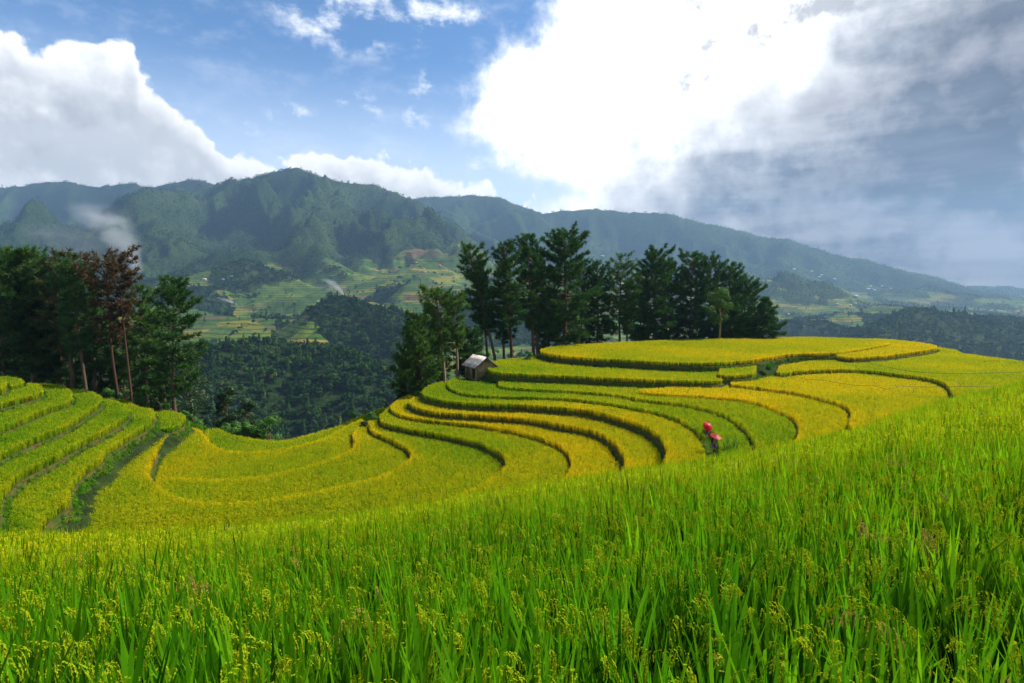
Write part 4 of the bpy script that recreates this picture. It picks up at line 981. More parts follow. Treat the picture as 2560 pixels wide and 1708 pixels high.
def broad(name, label, cat, X, Yb, Yt, dist, wpx, leafm, barkm=M_BARK, seed=0, nl=9000, low=.25, ls=.30, squash=1.0, lobes=16, group=None):
    r = np.random.default_rng(5000 + seed); b = at_y(X, Yb, dist); gz = min(ground_z(b[0], b[1]), b[2] + .8); topz = at_y(X, Yt, dist)[2]; H = topz - gz; Wd = wpx / F * dist / 2
    root = empty(name, (b[0], b[1], gz - .1), label, cat, group); mb = MB(); zc = H * low
    tr = np.array([[0, 0, 0], [r.normal(0, .1), r.normal(0, .1), H * .35], [r.normal(0, .2), r.normal(0, .2), H * .8]]); mb.tube(tr, [.05 + H * .018, .03 + H * .013, .03], 8)
    c = []; 
    for k in range(lobes):
        f = (k + .5) / lobes; hz = zc + (H - zc) * f * .93; rr = Wd * math.sqrt(max(.05, 1 - (2 * f - .85) ** 2 / 1.6)) * r.uniform(.35, .75); a = r.uniform(0, 6.28)
        p = np.array([math.cos(a) * rr, math.sin(a) * rr, hz]); c.append((p, Wd * r.uniform(.34, .52)))
        st = np.array([np.interp(hz * .7, tr[:, 2], tr[:, i]) for i in range(3)]); mb.tube(np.array([st, (st + p) / 2 + [0, 0, .1 * H * .3], p]), [.02 + H * .005, .02 + H * .003, .012], 5, False)
    per = nl // lobes; V = []
    for p, q in c:
        q = min(q, (H - p[2]) * 1.05 + .05)
        d = r.normal(size=(per, 3)); d /= np.linalg.norm(d, axis=1)[:, None]
        P = p + d * q * r.uniform(.35, 1.0, (per, 1)) ** .5 * (1 + .25 * (r.uniform(size=(per, 1)) - .5)) * [1, 1, .8 * squash]
        t = np.cross(d, r.normal(size=(per, 3))) + d * r.normal(0, .4, (per, 1)); t /= np.linalg.norm(t, axis=1)[:, None]; bb = np.cross(t, d + r.normal(0, .4, (per, 3))); bb /= np.linalg.norm(bb, axis=1)[:, None]; sz = ls * r.uniform(.5, 1.1, (per, 1))
        V.append(np.stack([P - t * sz * .5, P + bb * sz * .27, P + t * sz * .5, P - bb * sz * .27], 1).reshape(-1, 3))
    V = np.vstack(V); mb.build('trunk', barkm, root, True); mesh_np('crown', V, np.arange(len(V)).reshape(-1, 4), leafm, root)
    return root
def p2(x, y): return cv('R2', x, y)
GR = 'pines beyond the right-hand terraces'; GL = 'pines beyond the left-hand terraces'; GM = 'small pines left of the wooden hut'
# right-hand grove:  label, R2 x, base y, top y, dist, radius, crown start, lean(m), options
RT = [
 ('bare-legged pine leaning left at the left end of the right grove', 690, 700, 122, 97, 3.0, .40, -4.4, {}),
 ('thin-stemmed pine beside the leaning one above the hut roof', 648, 712, 225, 99, 1.9, .45, -1.2, dict(dens=.8)),
 ('tall pine with straight bare reddish stem, first upright one of the grove', 775, 695, 108, 97, 3.0, .38, -1.0, dict(barkm=M_BARKR)),
 ('slim pine tucked between the leaning pine and the reddish-stemmed one', 738, 700, 215, 103, 2.2, .35, -.2, {}),
 ('tall pointed pine left of the widest dark pine', 886, 658, 72, 101, 2.7, .30, -1.2, dict(leafm=M_ND)),
 ('second stem of the pointed pair left of the widest dark pine', 908, 652, 135, 104, 2.2, .3, -.3, {}),
 ('widest and darkest pine with the highest dome of the grove', 1040, 642, 64, 106, 5.4, .16, .2, dict(dens=1.6, thick=1.4)),
 ('short bushy pine at the foot of the widest dark pine', 968, 640, 300, 112, 2.6, .15, 0, {}),
 ('shorter round pine right of the widest dark pine', 1130, 632, 200, 118, 3.2, .12, .3, {}),
 ('narrow pine in the sag between the widest pine and the airy one', 1212, 620, 212, 116, 3.0, .2, 0, {}),
 ('airy light-green pine with sky between its branches', 1332, 615, 178, 118, 3.9, .32, -.4, dict(leafm=M_NL, dens=.75, sparse=.15)),
 ('thin pine with curved stem beside the airy light-green one', 1366, 612, 300, 116, 1.7, .35, .3, dict(dens=.8)),
 ('broad rounded pine at the centre of the grove\'s right half', 1502, 611, 154, 122, 5.0, .16, 0, dict(dens=1.4, leafm=M_ND)),
 ('low pine filling the gap before the broad rounded one', 1430, 612, 290, 128, 3.2, .12, 0, {}),
 ('slender pine right beside the broad rounded one', 1582, 610, 210, 126, 3.0, .2, 0, {}),
 ('dark pine with split top behind the light broadleaf tree', 1688, 608, 176, 124, 4.2, .18, -.2, dict(dens=1.3)),
 ('tall pine rising just behind the light broadleaf tree', 1790, 606, 190, 126, 4.0, .2, -.5, dict(dens=1.2)),
 ('pine sloping down right of the light broadleaf tree', 1880, 604, 238, 128, 4.2, .15, 0, dict(dens=1.2)),
 ('second last pine of the right end, half as tall as its neighbours', 1962, 600, 300, 126, 4.0, .12, 0, dict(dens=1.2)),
 ('low wide pine closing the right end of the grove', 2058, 597, 392, 120, 4.3, .06, .3, dict(dens=1.5, shape='cone')),
 ('low dark pine filling in under the right end trees', 1900, 600, 400, 122, 4.0, .05, 0, {}),
]
for i, (lb, x, yb, yt, d, R_, c0, ln, kw) in enumerate(RT):
    X_, Yb_ = p2(x, yb); _, Yt_ = p2(x, yt); pine(lb, X_, Yb_, Yt_, d, (c0, 1.), R_, lean=ln, seed=i, group=GR, **kw)
MT = [
 ('spreading small pine with leftward boughs at the edge of the gorge', 315, 848, 490, 80, 2.9, .18, -.4, dict(leafm=M_NL)),
 ('tallest small pine with pale bare stem left of the hut', 432, 816, 374, 82, 2.4, .50, -.9, dict(leafm=M_NL, shape='flat', barkm=M_BARKP)),
 ('small pine with grey stem nearest the hut', 493, 790, 388, 84, 2.1, .45, -.3, dict(leafm=M_NL, shape='flat', barkm=M_BARKP)),
 ('thin small pine between the spreading and the pale-stemmed one', 402, 822, 500, 86, 1.8, .25, .2, dict(dens=.8)),
 ('low pine half hidden behind the hut roof', 556, 760, 560, 90, 2.6, .12, 0, {}),
 ('stunted pine hanging over the gorge below the spreading one', 262, 858, 640, 82, 2.4, .1, -.5, dict(leafm=M_NL)),
]
for i, (lb, x, yb, yt, d, R_, c0, ln, kw) in enumerate(MT):
    X_, Yb_ = p2(x, yb); _, Yt_ = p2(x, yt); pine(lb, X_, Yb_, Yt_, d, (c0, 1.), R_, lean=ln, seed=40 + i, group=GM, **kw)
def p1(x, y): return cv('R1', x, y)
LT = [
 ('dark pine cut by the left picture edge', 36, 760, 142, 78, 3.9, .30, -.3, dict(dens=1.3)),
 ('tall full pine second in from the left edge', 146, 785, 150, 80, 3.6, .30, .3, dict(dens=1.3, leafm=M_NL)),
 ('pine with twin-looking stem behind the second one', 222, 778, 160, 84, 3.3, .3, -.2, dict(dens=1.2)),
 ('thin dark pine left of the rust-topped ones', 300, 800, 260, 83, 2.2, .3, .2, {}),
 ('dark pine whose crown is browning on its right side', 356, 815, 160, 80, 3.0, .42, -.3, dict(leafm=M_NBM)),
 ('slanting reddish-stemmed pine in front of the browning one', 424, 832, 195, 77, 2.8, .42, -1.0, dict(thick=.8)),
 ('slim green pine right of the slanting stem', 455, 800, 235, 82, 2.2, .35, -.2, {}),
 ('dead rust-brown pine with bare spreading top', 582, 838, 186, 77, 3.5, .50, -.9, dict(leafm=M_NB, barkm=M_BARKR, dens=.75, shape='flat', sparse=.08, thick=.75)),
 ('second dead brown pine with thin bare stem', 642, 852, 232, 77, 2.4, .60, -.8, dict(leafm=M_NB, barkm=M_BARKR, dens=.7, shape='flat', sparse=.2, thick=.7)),
 ('green pine just right of the two dead brown ones', 712, 800, 325, 82, 3.2, .3, .1, dict(leafm=M_NL, sparse=.1)),
 ('lone layered pine with bare pale foot beside the banana plant', 857, 915, 284, 75, 3.3, .24, .6, dict(leafm=M_ND, dens=1.1, sparse=.12)),
 ('far left background pine behind the edge tree', 84, 770, 170, 88, 3.6, .2, 0, {}),
 ('low dark pine filling between the thin and browning pines', 330, 790, 420, 90, 3.0, .1, 0, {}),
 ('low dark pine behind the slanting stem', 500, 800, 420, 90, 3.2, .1, 0, {}),
 ('low dark pine behind the dead brown stems', 610, 820, 500, 88, 3.0, .1, 0, {}),
 ('low dark pine left of the lone layered pine', 770, 840, 480, 86, 3.0, .1, 0, {}),
 ('low dark pine behind the far left trunks', 10, 770, 380, 92, 3.4, .1, 0, {}),
 ('low dark pine behind the second and third trunks', 180, 780, 380, 92, 3.4, .1, 0, {}),
]
for i, (lb, x, yb, yt, d, R_, c0, ln, kw) in enumerate(LT):
    X_, Yb_ = p1(x, yb); _, Yt_ = p1(x, yt); pine(lb, X_, Yb_, Yt_, d, (c0, 1.), R_, lean=ln, seed=70 + i, group=GL, **kw)
X_, Yb_ = p2(1835, 606); broad('broadleaf_tree', 'light yellow-green broadleaf tree standing before the dark pines', 'tree', X_, Yb_, p2(0, 338)[1], 117, 68, M_BL, M_BARKP, 1, 12000, .42, .34)
for i, (lb, x, yb, yt, d, wp, m_) in enumerate([
    ('black-green bushy tree hugging the lone layered pine', 940, 935, 620, 80, 100, M_BD), ('dense dark tree closest to the lone layered pine on its left', 800, 890, 600, 84, 90, M_BD),
    ('grey-green round tree right of the lone pine', 1118, 985, 800, 82, 66, M_BD), ('darker round tree beside the grey-green one', 1212, 1000, 862, 86, 62, M_BD),
    ('fresh green bush at the gorge lip under the dark round tree', 1322, 1052, 950, 79, 78, M_BS), ('middle green bush between the round trees and the bowl', 1222, 1050, 985, 78, 55, M_BS), ('left green bush below the grey-green tree', 1135, 1035, 985, 78, 62, M_BS)]):
    X_, Yb_ = p1(x, yb); broad('broadleaf_tree' if i < 4 else 'bush', lb, 'tree' if i < 4 else 'bush', X_, Yb_, p1(0, yt)[1], d, wp, m_, M_BARK, 20 + i, 9000 if i < 4 else 6000, .08, .26, 1, 18)
for i, (lb, v, x, yb, yt, d, wp, m_) in enumerate([
    ('leafy bush among the trunks left of the rust-brown pines', 'R1', 520, 858, 815, 76, 40, M_BS), ('round bush under the dead brown pines', 'R1', 600, 862, 822, 76, 42, M_BS), ('round bush left of the banana plant', 'R1', 695, 885, 835, 75, 50, M_BS),
    ('small bush at the foot of the third left trunk', 'R1', 232, 795, 770, 77, 26, M_BS), ('green bush below the last shaded terrace tip', 'R1', 955, 1000, 945, 74, 50, M_BS), ('low bush right of the last shaded terrace tip', 'R1', 905, 960, 925, 75, 30, M_BS),
    ('bright bush at the left tip of the top terrace', 'R2', 862, 700, 664, 92, 30, M_BS), ('low bush where the second terrace meets the trunks', 'R2', 620, 725, 700, 92, 22, M_BS),
    ('scrubby bush at the notch between bowl and ribbon terraces', 'A', 1700, 150, 85, 72, 40, M_BS), ('tiny bush above the small dark notch in the bowl', 'A', 1640, 185, 148, 68, 28, M_BD),
    ('dark bush on the rim of the gorge left of the ribbons', 'A', 1545, 150, 62, 92, 36, M_BS), ('scrub tuft on the crest just left of the ribbon tips', 'R3', 245, 705, 660, 76, 14, M_BD), ('second scrub tuft on the crest near the ribbon tips', 'R3', 345, 640, 590, 80, 22, M_BD),
    ('pale weed bush at the foot of the small spreading pine', 'R2', 300, 900, 868, 78, 34, M_BL)]):
    X_, Yb_ = cv(v, x, yb); broad('bush', lb, 'bush', X_, Yb_, cv(v, 0, yt)[1], d, wp, m_, M_BARK, 50 + i, 3500, .0, .16, 1, 10, 'bushes along the terrace rims')

# tall grass tufts and the banana plant
def grass_plant(name, label, cat, base, n, L, w, m_, lean=.55, curl=1.0, seed=0):
    r = random.Random(seed); V = []; Fc = []; k = 0
    for i in range(n):
        az = r.uniform(0, 6.28); v, f, _ = blade(r.uniform(.55, 1) * L, w, r.uniform(.03, lean), r.uniform(.2, curl), az, 6, (r.gauss(0, .09 * L), r.gauss(0, .09 * L), 0), 0, r.uniform(-.4, .4))
        V.append(v); Fc.append(f + k); k += len(v)
    o = mesh_np(name, np.vstack(V), np.vstack(Fc), m_); o.location = base; return tag(o, label, cat)
p = on_z(*cv('R4', 1000, 262), -11.0); grass_plant('grass_tuft', 'large bright tuft of cane grass hanging on the top terrace bank', 'grass tuft', (p[0], p[1], -11.1), 260, 1.7, .035, M_BS, 1.0, 1.8, 3)
p = on_z(*cv('R4', 778, 722), -13.1); grass_plant('grass_tuft', 'spiky dark green grass clump in the rice right of the walkers', 'grass tuft', (p[0], p[1], -13.1), 34, 1.9, .05, M_BS, .35, .5, 4)
p = on_z(*cv('R4', 815, 722), -13.1); grass_plant('grass_tuft', 'smaller spiky grass clump just right of the larger one', 'grass tuft', (p[0] + .1, p[1] + .4, -13.1), 16, 1.9, .05, M_BS, .25, .4, 6)
def banana():
    b = at_y(*cv('B', 1550, 378), 72.5); root = empty('banana_plant', (b[0], b[1], b[2] - .3), 'young banana plant with broad bright leaves below the lone pine', 'banana plant')
    mb = MB(); mb.tube([[0, 0, 0], [.02, 0, .5], [.0, .02, .9]], [.12, .09, .05], 8); mb.build('stem', M_BS, root, True)
    for k, (az, L, up) in enumerate([(2.7, 1.7, .9), (.35, 2.1, 1.0), (3.4, 1.5, .5), (5.6, 1.4, .8), (1.3, 1.6, 1.3), (4.6, 1.3, .9)]):
        s = np.linspace(0, 1, 9); hx = L * s * math.cos(up * .8); hz = .6 + L * (math.sin(up) * s - .75 * s ** 2.2 * .7); wd = .26 * np.sin(np.clip(s * 1.02 + .05, 0, 1) * math.pi) ** .6 * (s > .12) + .015
        c, sn = math.cos(az), math.sin(az); P = np.column_stack([hx * c, hx * sn, hz]); sd = np.array([-sn, c, 0])
        V = np.vstack([P - sd * wd[:, None] + [0, 0, .05], P, P + sd * wd[:, None] + [0, 0, .05]]); n = len(s)
        Fc = np.array([[i, i + 1, n + i + 1, n + i] for i in range(n - 1)] + [[n + i, n + i + 1, 2 * n + i + 1, 2 * n + i] for i in range(n - 1)])
        mesh_np('leaf', V, Fc, M_BS, root, True)
banana()

# ------------------------------------------------------------------ wooden hut
def m_plank(g, out):
    p = objpos(g); sep = g.node('ShaderNodeSeparateXYZ'); g.put(sep.inputs[0], p)
    st = g.noise(g.comb(g.mul(sep.outputs[0], 9), g.mul(sep.outputs[1], 9), g.mul(sep.outputs[2], .7)), 1.5, 6, .65)
    c = g.mix(g.mapr(st, .3, .7), (.22, .16, .085), (.62, .50, .31)); c = g.mix(g.mapr(g.noise(p, 1.1, 4), .5, .7), c, (.20, .19, .10))
    return pbsdf(g, c, .85, .15, (st, .5, .02))
def m_sheet(g, out):
    p = objpos(g); n = g.noise(p, 2.2, 5, .65); c = g.mix(g.mapr(n, .35, .7), (.46, .41, .38), (.74, .69, .64)); c = g.mix(g.mapr(g.noise(p, 5, 4, .7), .6, .7), c, (.30, .20, .15))
    return pbsdf(g, c, .7, .3, (n, .2, .01))
M_PLANK = mat('weathered_planks', m_plank); M_SHEET = mat('old_corrugated_sheet', m_sheet)
def hut():
    A_ = on_z(*cv('S', 1190.5, 957), -13.0); B_ = on_z(*cv('S', 1166, 946.5), -13.0); C_ = on_z(*cv('S', 1222, 947), -13.0)
    # corner A nearest, long open side A-B, plank gable side A-C
    ang = math.radians(28)
    root = empty('hut', (A_[0], A_[1], -13.15), 'small weathered plank hut with grey sheet roof on the terrace rim', 'hut', None, ang); root.scale = (1.42, 1.42, 1.36)
    # local frame: x along gable side (to the right, away), y along the long side (away, to the left)
    WX, WY, Hh = 2.0, 2.5, 1.95; ridge = 2.75; fl = .38
    rr = random.Random(3)
    def wall_planks(name, p0, p1, top, bottom=fl, skip=None, parent=root):
        mb = MB(); p0 = np.array(p0, float); p1 = np.array(p1, float); L = np.linalg.norm(p1 - p0); d = (p1 - p0) / L; n = max(1, int(L / .17)); w = L / n
        M = Matrix.Rotation(math.atan2(d[1], d[0]), 3, 'Z')
        for i in range(n):
            t = (i + .5) * w; c = p0 + d * t; h = top(t) + rr.uniform(-.03, .01); b = bottom + rr.uniform(-.06, .05)
            mb.box((c[0], c[1], (h + b) / 2), (w * .94, .025 + rr.uniform(0, .008), h - b), M)
        return mb.build(name, M_PLANK, parent)
    gab = lambda t: Hh + (ridge - Hh) * (1 - abs(t - WX / 2) / (WX / 2)) - .04
    wall_planks('gable_wall', (0, 0), (WX, 0), gab, .12)
    wall_planks('gable_wall', (0, WY), (WX, WY), gab, .12)
    wall_planks('side_wall', (WX, .03), (WX, WY - .03), lambda t: Hh - .03)
    wall_planks('side_wall', (-.0, 1.02), (-.0, 1.42), lambda t: Hh - .03)         # boarded part between door and window
    mb = MB(); mb.box((WX / 2, WY / 2, fl - .05), (WX - .06, WY - .06, .06)); mb.build('floor', M_PLANK, root)
    for x, y in ((-.02, -.02), (-.02, WY + .02), (WX + .02, -.02), (WX + .02, WY + .02), (-.03, 1.0), (-.03, 1.45)):
        mb = MB(); mb.box((x, y, (Hh - .35) / 2 - .1), (.10, .10, Hh + .35)); mb.build('post', M_PLANK, root)
    mb = MB(); mb.box((-.03, .5, fl + .02), (.07, .88, .12)); mb.build('door_sill', M_PLANK, root)
    mb = MB(); mb.box((-.03, WY / 2, Hh - .06), (.08, WY - .16, .10)); mb.build('beam', M_PLANK, root)
    f = MB()
    for z in (fl + .06, fl + .72, Hh - .18): f.box((-.03, 1.97, z), (.05, .92, .06))
    for y in (1.53, 2.41): f.box((-.033, y, (fl + Hh) / 2), (.05, .06, Hh - fl - .2))
    fo = f.build('window_frame', M_PLANK, root)
    f = MB()
    for k in range(5): f.box((-.03, 1.68 + k * .15, fl + 1.08), (.02, .018, .62))
    for k in range(3): f.box((-.034, 1.97, fl + .92 + k * .16), (.02, .84, .018))
    f.build('lattice', M_PLANK, fo)
    # corrugated roof, two slopes; eave reaches further down on the far side
    for sgn, run in ((-1, WX / 2 + .38), (1, WX / 2 + .75)):
        sl = (ridge - Hh) / (WX / 2); n = 66; yy = np.linspace(-.42, WY + .42, n); cor = .018 * np.sin(yy * 2 * math.pi / .15)
        xs_ = np.linspace(0, run, 4); V = []
        for k, xr in enumerate(xs_):
            z = ridge + .06 - sl * xr - .03 * math.sin(xr / run * math.pi)
            V.append(np.column_stack([np.full(n, WX / 2 + sgn * xr), yy, z + cor + .02 * np.sin(yy * 2.1)]))
        V = np.vstack(V); V2 = V - [0, 0, .012]; m_ = len(V); Fc = []
        for k in range(3):
            for i in range(n - 1): a = k * n + i; Fc += [[a, a + 1, a + n + 1, a + n], [m_ + a, m_ + a + n, m_ + a + n + 1, m_ + a + 1]]
        for i in range(n - 1): a = 3 * n + i; Fc.append([a, a + 1, m_ + a + 1, m_ + a]); Fc.append([i, m_ + i, m_ + i + 1, i + 1])
        for k in range(3):
            for a in (k * n, k * n + n - 1): Fc.append([a, a + n, m_ + a + n, m_ + a])
        mesh_np('roof_sheet', np.vstack([V, V2]), np.array(Fc), M_SHEET, root)
    mb = MB()
    mb.tube([[WX / 2, -.36, ridge - .0], [WX / 2, WY + .36, ridge - .0]], .04, 6); mb.build('ridge_pole', M_PLANK, root)
    pl = MB(); pl.box((0, 0, 0), (.16, .03, 1.0), Matrix.Rotation(.45, 3, 'Y')); o = pl.build('plank', M_PLANK); o.location = (A_[0] + 2.1 * math.cos(ang), A_[1] + 2.1 * math.sin(ang) - .35, -12.7)
    tag(o, 'short loose plank leaning on the hut gable', 'plank')
hut()

# ------------------------------------------------------------------ walkers
def m_flat(col, rough=.8, tr=0.0):
    def f(g, out):
        n = g.noise(objpos(g), 9, 4, .6); c = g.mix(n, tuple(k * .8 for k in col), col)
        return leafy(g, c, tr, gloss=0.03) if tr else pbsdf(g, c, rough, .2)
    return f
M_SKIN = mat('skin', m_flat((.46, .27, .18), .6)); M_HAIR = mat('black_hair', m_flat((.012, .010, .010), .5)); M_INDIGO = mat('indigo_cloth', m_flat((.018, .016, .040)))
def m_skirt(g, out):
    sep = g.node('ShaderNodeSeparateXYZ'); g.put(sep.inputs[0], objpos(g)); z = sep.outputs[2]
    b = g.m('FRACT', g.mul(z, 6.0)); c = g.mix(g.mapr(b, .5, .55), (.020, .017, .05), (.12, .05, .13)); c = g.mix(g.mapr(g.noise(objpos(g), 40, 2), .55, .6), c, (.35, .38, .6)); return pbsdf(g, c, .9, .1)
M_SKIRT = mat('patterned_skirt', m_skirt); M_BASK = mat('woven_basket', m_flat((.36, .21, .09))); M_RED = mat('red_umbrella_cloth', m_flat((1.0, .006, .006), .6, .6)); M_PINK = mat('coral_umbrella_cloth', m_flat((.95, .06, .08), .6, .6))
M_WOOD = mat('umbrella_wood', m_flat((.30, .17, .08)))
def skin_body(name, chains, m_, parent):
    """one continuous figure: chains of (x,y,z,r) joined at shared joints"""
    bm_v = []; ed = []; rad = []; idx = {}
    for ch in chains:
        prev = None
        for (x, y, z, r) in ch:
            k = (round(x, 4), round(y, 4), round(z, 4))
            if k not in idx: idx[k] = len(bm_v); bm_v.append(k); rad.append(r)
            if prev is not None and prev != idx[k]: ed.append((prev, idx[k]))
            prev = idx[k]
    me = bpy.data.meshes.new(name); me.from_pydata(bm_v, ed, []); o = bpy.data.objects.new(name, me); COL.objects.link(o); o.parent = parent
    sk = o.modifiers.new('skin', 'SKIN'); sk.use_smooth_shade = True
    for i, r in enumerate(rad): me.skin_vertices[0].data[i].radius = (r, r) if not isinstance(r, tuple) else r
    me.skin_vertices[0].data[0].use_root = True
    sb = o.modifiers.new('sub', 'SUBSURF'); sb.levels = 1; sb.render_levels = 2
    me.materials.append(m_); return o
def walker(label, foot, H, yaw, basket, arm_tgt):
    root = empty('person', foot, label, 'person', 'walkers with umbrellas on the bank path', yaw); k = H / 1.55
    P = lambda *a: tuple(q * k for q in a)
    # faces +y (away from the camera); origin between the feet; left foot ahead
    leg = lambda sx, fy, ky: [P(0, 0, .80, .13), P(sx * .085, 0, .76, .085), P(sx * .09, ky, .43, .055), P(sx * .085, fy, .10, .036), P(sx * .085, fy + .03, .04, .034), P(sx * .095, fy + .13, .025, .03)]
    sh = 1.24
    torso = [P(0, 0, .80, .13), P(0, .01, .95, .115), P(0, .015, 1.10, .13), P(0, .01, sh, .10), P(0, .02, 1.31, .045), P(0, .03, 1.36, .045), P(0, .035, 1.43, .085), P(0, .035, 1.50, .075)]
    def arm(sx, el, ha):
        c = [P(0, .01, sh, .10), P(sx * .15, .01, sh, .05)]; c.append((*[q * k for q in el], .036 * k)); c.append((*[q * k for q in ha], .024 * k))
        h = np.array(ha); d = h - np.array(el); d /= np.linalg.norm(d); pm = h + d * .05; c.append((*(pm * k), .026 * k)); ch = [c]
        side = np.cross(d, [0, 0, 1.]); side = side / (np.linalg.norm(side) + 1e-6); up = np.cross(side, d)
        for j, (o_, L) in enumerate(((-.027, .062), (-.009, .072), (.009, .068), (.027, .052))):
            a = pm + side * o_ + d * .03; b = a + d * L * .5 - up * .012; e = b - up * L * .45 + d * L * .1
            ch.append([(*(pm * k), .026 * k), (*(a * k), .0095 * k), (*(b * k), .0085 * k), (*(e * k), .007 * k)])
        a = h + side * .03 + d * .01; b = a + side * .022 + d * .03
        ch.append([(*(h * k), .024 * k), (*(a * k), .012 * k), (*(b * k), .009 * k)]); return ch
    chains = [leg(1, .18, .12), leg(-1, -.16, .02), torso] + arm(1, (.22, .03, 1.02), arm_tgt) + arm(-1, (-.21, -.03, .98), (-.20, .06, .78))
    body = skin_body('body', [[tuple(map(float, q)) for q in c] for c in chains], M_SKIN, root)
    # face
    mb = MB(); mb.tube([P(0, .11, 1.455), P(0, .135, 1.43)], [.008 * k, .014 * k], 6); mb.build('nose', M_SKIN, root, True)
    for sx in (-1, 1):
        mb = MB(); mb.tube([P(sx * .03, .108, 1.46), P(sx * .03, .116, 1.46)], [.012 * k, .006 * k], 6); mb.build('eye', M_HAIR, root, True)
        mb = MB(); mb.tube([P(sx * .085, .03, 1.43), P(sx * .098, .03, 1.455)], [.014 * k, .018 * k], 6); mb.build('ear', M_SKIN, root, True)
    mb = MB(); mb.tube([P(-.022, .112, 1.395), P(0, .118, 1.392), P(.022, .112, 1.395)], .006 * k, 5); mb.build('mouth', M_SKIN, root, True)
    skin_body('hair', [[(0., .01 * k, 1.47 * k, .098 * k), (0., -.02 * k, 1.52 * k, .07 * k)], [(0., .01 * k, 1.47 * k, .098 * k), (0., -.06 * k, 1.41 * k, .06 * k), (0., -.07 * k, 1.34 * k, .035 * k)]], M_HAIR, root)
    jk = [[P(0, 0, .86, .145), P(0, .012, 1.02, .135), P(0, .012, 1.14, .15), P(0, .008, sh, .115), P(0, .015, 1.275, .07)]]
    for sx, el, ha in ((1, (.22, .03, 1.02), arm_tgt), (-1, (-.21, -.03, .98), (-.20, .06, .78))):
        e = np.array(el); h = np.array(ha); w = e + (h - e) * .8
        jk.append([P(0, .008, sh, .115), P(sx * .155, .01, sh, .066), (*(e * k), .052 * k), (*(w * k), .042 * k)])
    skin_body('jacket', [[tuple(map(float, q)) for q in c] for c in jk], M_INDIGO, root)
    # pleated skirt
    n = 40; a = np.linspace(0, 2 * math.pi, n, endpoint=False); V = []
    for z, r in ((.93, .125), (.86, .15), (.70, .19), (.55, .235)):
        rr_ = r * (1 + .07 * np.sin(a * 10) * (1 - (z - .55) / .38)); V.append(np.column_stack([np.cos(a) * rr_, np.sin(a) * rr_ * .9 + .01, np.full(n, z)]) * k)
    V = np.vstack(V); Fc = np.array([[i * n + j, i * n + (j + 1) % n, (i + 1) * n + (j + 1) % n, (i + 1) * n + j] for i in range(3) for j in range(n)]); mesh_np('skirt', V, Fc, M_SKIRT, root, True)
    for sx, fy, ky in ((1, .18, .12), (-1, -.16, .02)):
        mb = MB(); mb.tube([P(sx * .088, ky * .5 + fy * .5, .27), P(sx * .085, fy, .12)], [.05 * k, .047 * k], 10); 
        mb.build('legging', M_INDIGO if basket else M_SKIN, root, True)
        mb = MB(); mb.tube([P(sx * .086, fy - .05, .035), P(sx * .09, fy + .05, .04), P(sx * .095, fy + .15, .03)], [.036 * k, .042 * k, .03 * k], 8); mb.build('shoe', M_INDIGO if basket else mat_w, root, True)
    return root, k
mat_w = mat('pale_shoe', m_flat((.6, .58, .55)))
def umbrella(label, top, axis, m_, grip, R=.42):
    ax = Vector(axis).normalized(); root = empty('umbrella', top, label, 'umbrella', 'red umbrellas held by the walkers'); Mq = ax.to_track_quat('Z', 'Y').to_matrix()
    n = 32; V = [[0, 0, 0]]; rings = [(.12, -.015), (.3, -.055), (.6, -.125), (.85, -.185), (1., -.225)]
    for r, z in rings:
        for j in range(n): V.append([math.cos(j / n * 6.2832) * r * R, math.sin(j / n * 6.2832) * r * R, (z - .012 * abs(math.cos(j / n * 6.2832 * 8)) * r) * R * 1.6])
    V = np.array(V) @ np.array(Mq).T; T = [[0, 1 + j, 1 + (j + 1) % n] for j in range(n)]; q = [[1 + i * n + j, 1 + (i + 1) * n + j, 1 + (i + 1) * n + (j + 1) % n, 1 + i * n + (j + 1) % n] for i in range(4) for j in range(n)]
    mesh_np('canopy', V, [(q, 4), (T, 3)], m_, root, True)
    mb = MB(); Ax = np.array(ax); gl = np.array(grip) - np.array(top); mb.tube([Ax * .05, Ax * 0, gl, gl - Ax * .12], [.012, .016, .010, .012], 6); mb.build('shaft', M_WOOD, root, True)
    mb = MB(); mb.tube([Ax * .0, Ax * .07], [.03, .012], 8); mb.build('finial', M_RED, root, True)
    for j in range(8):
        a = j / 8 * 6.2832; e = np.array([math.cos(a) * R * .97, math.sin(a) * R * .97, -.225 * R * 1.6 - .012]) @ np.array(Mq).T; mb = MB(); mb.tube([-Ax * .02, e], .0045, 4); mb.build('rib', M_WOOD, root)
GZ4 = -13.12
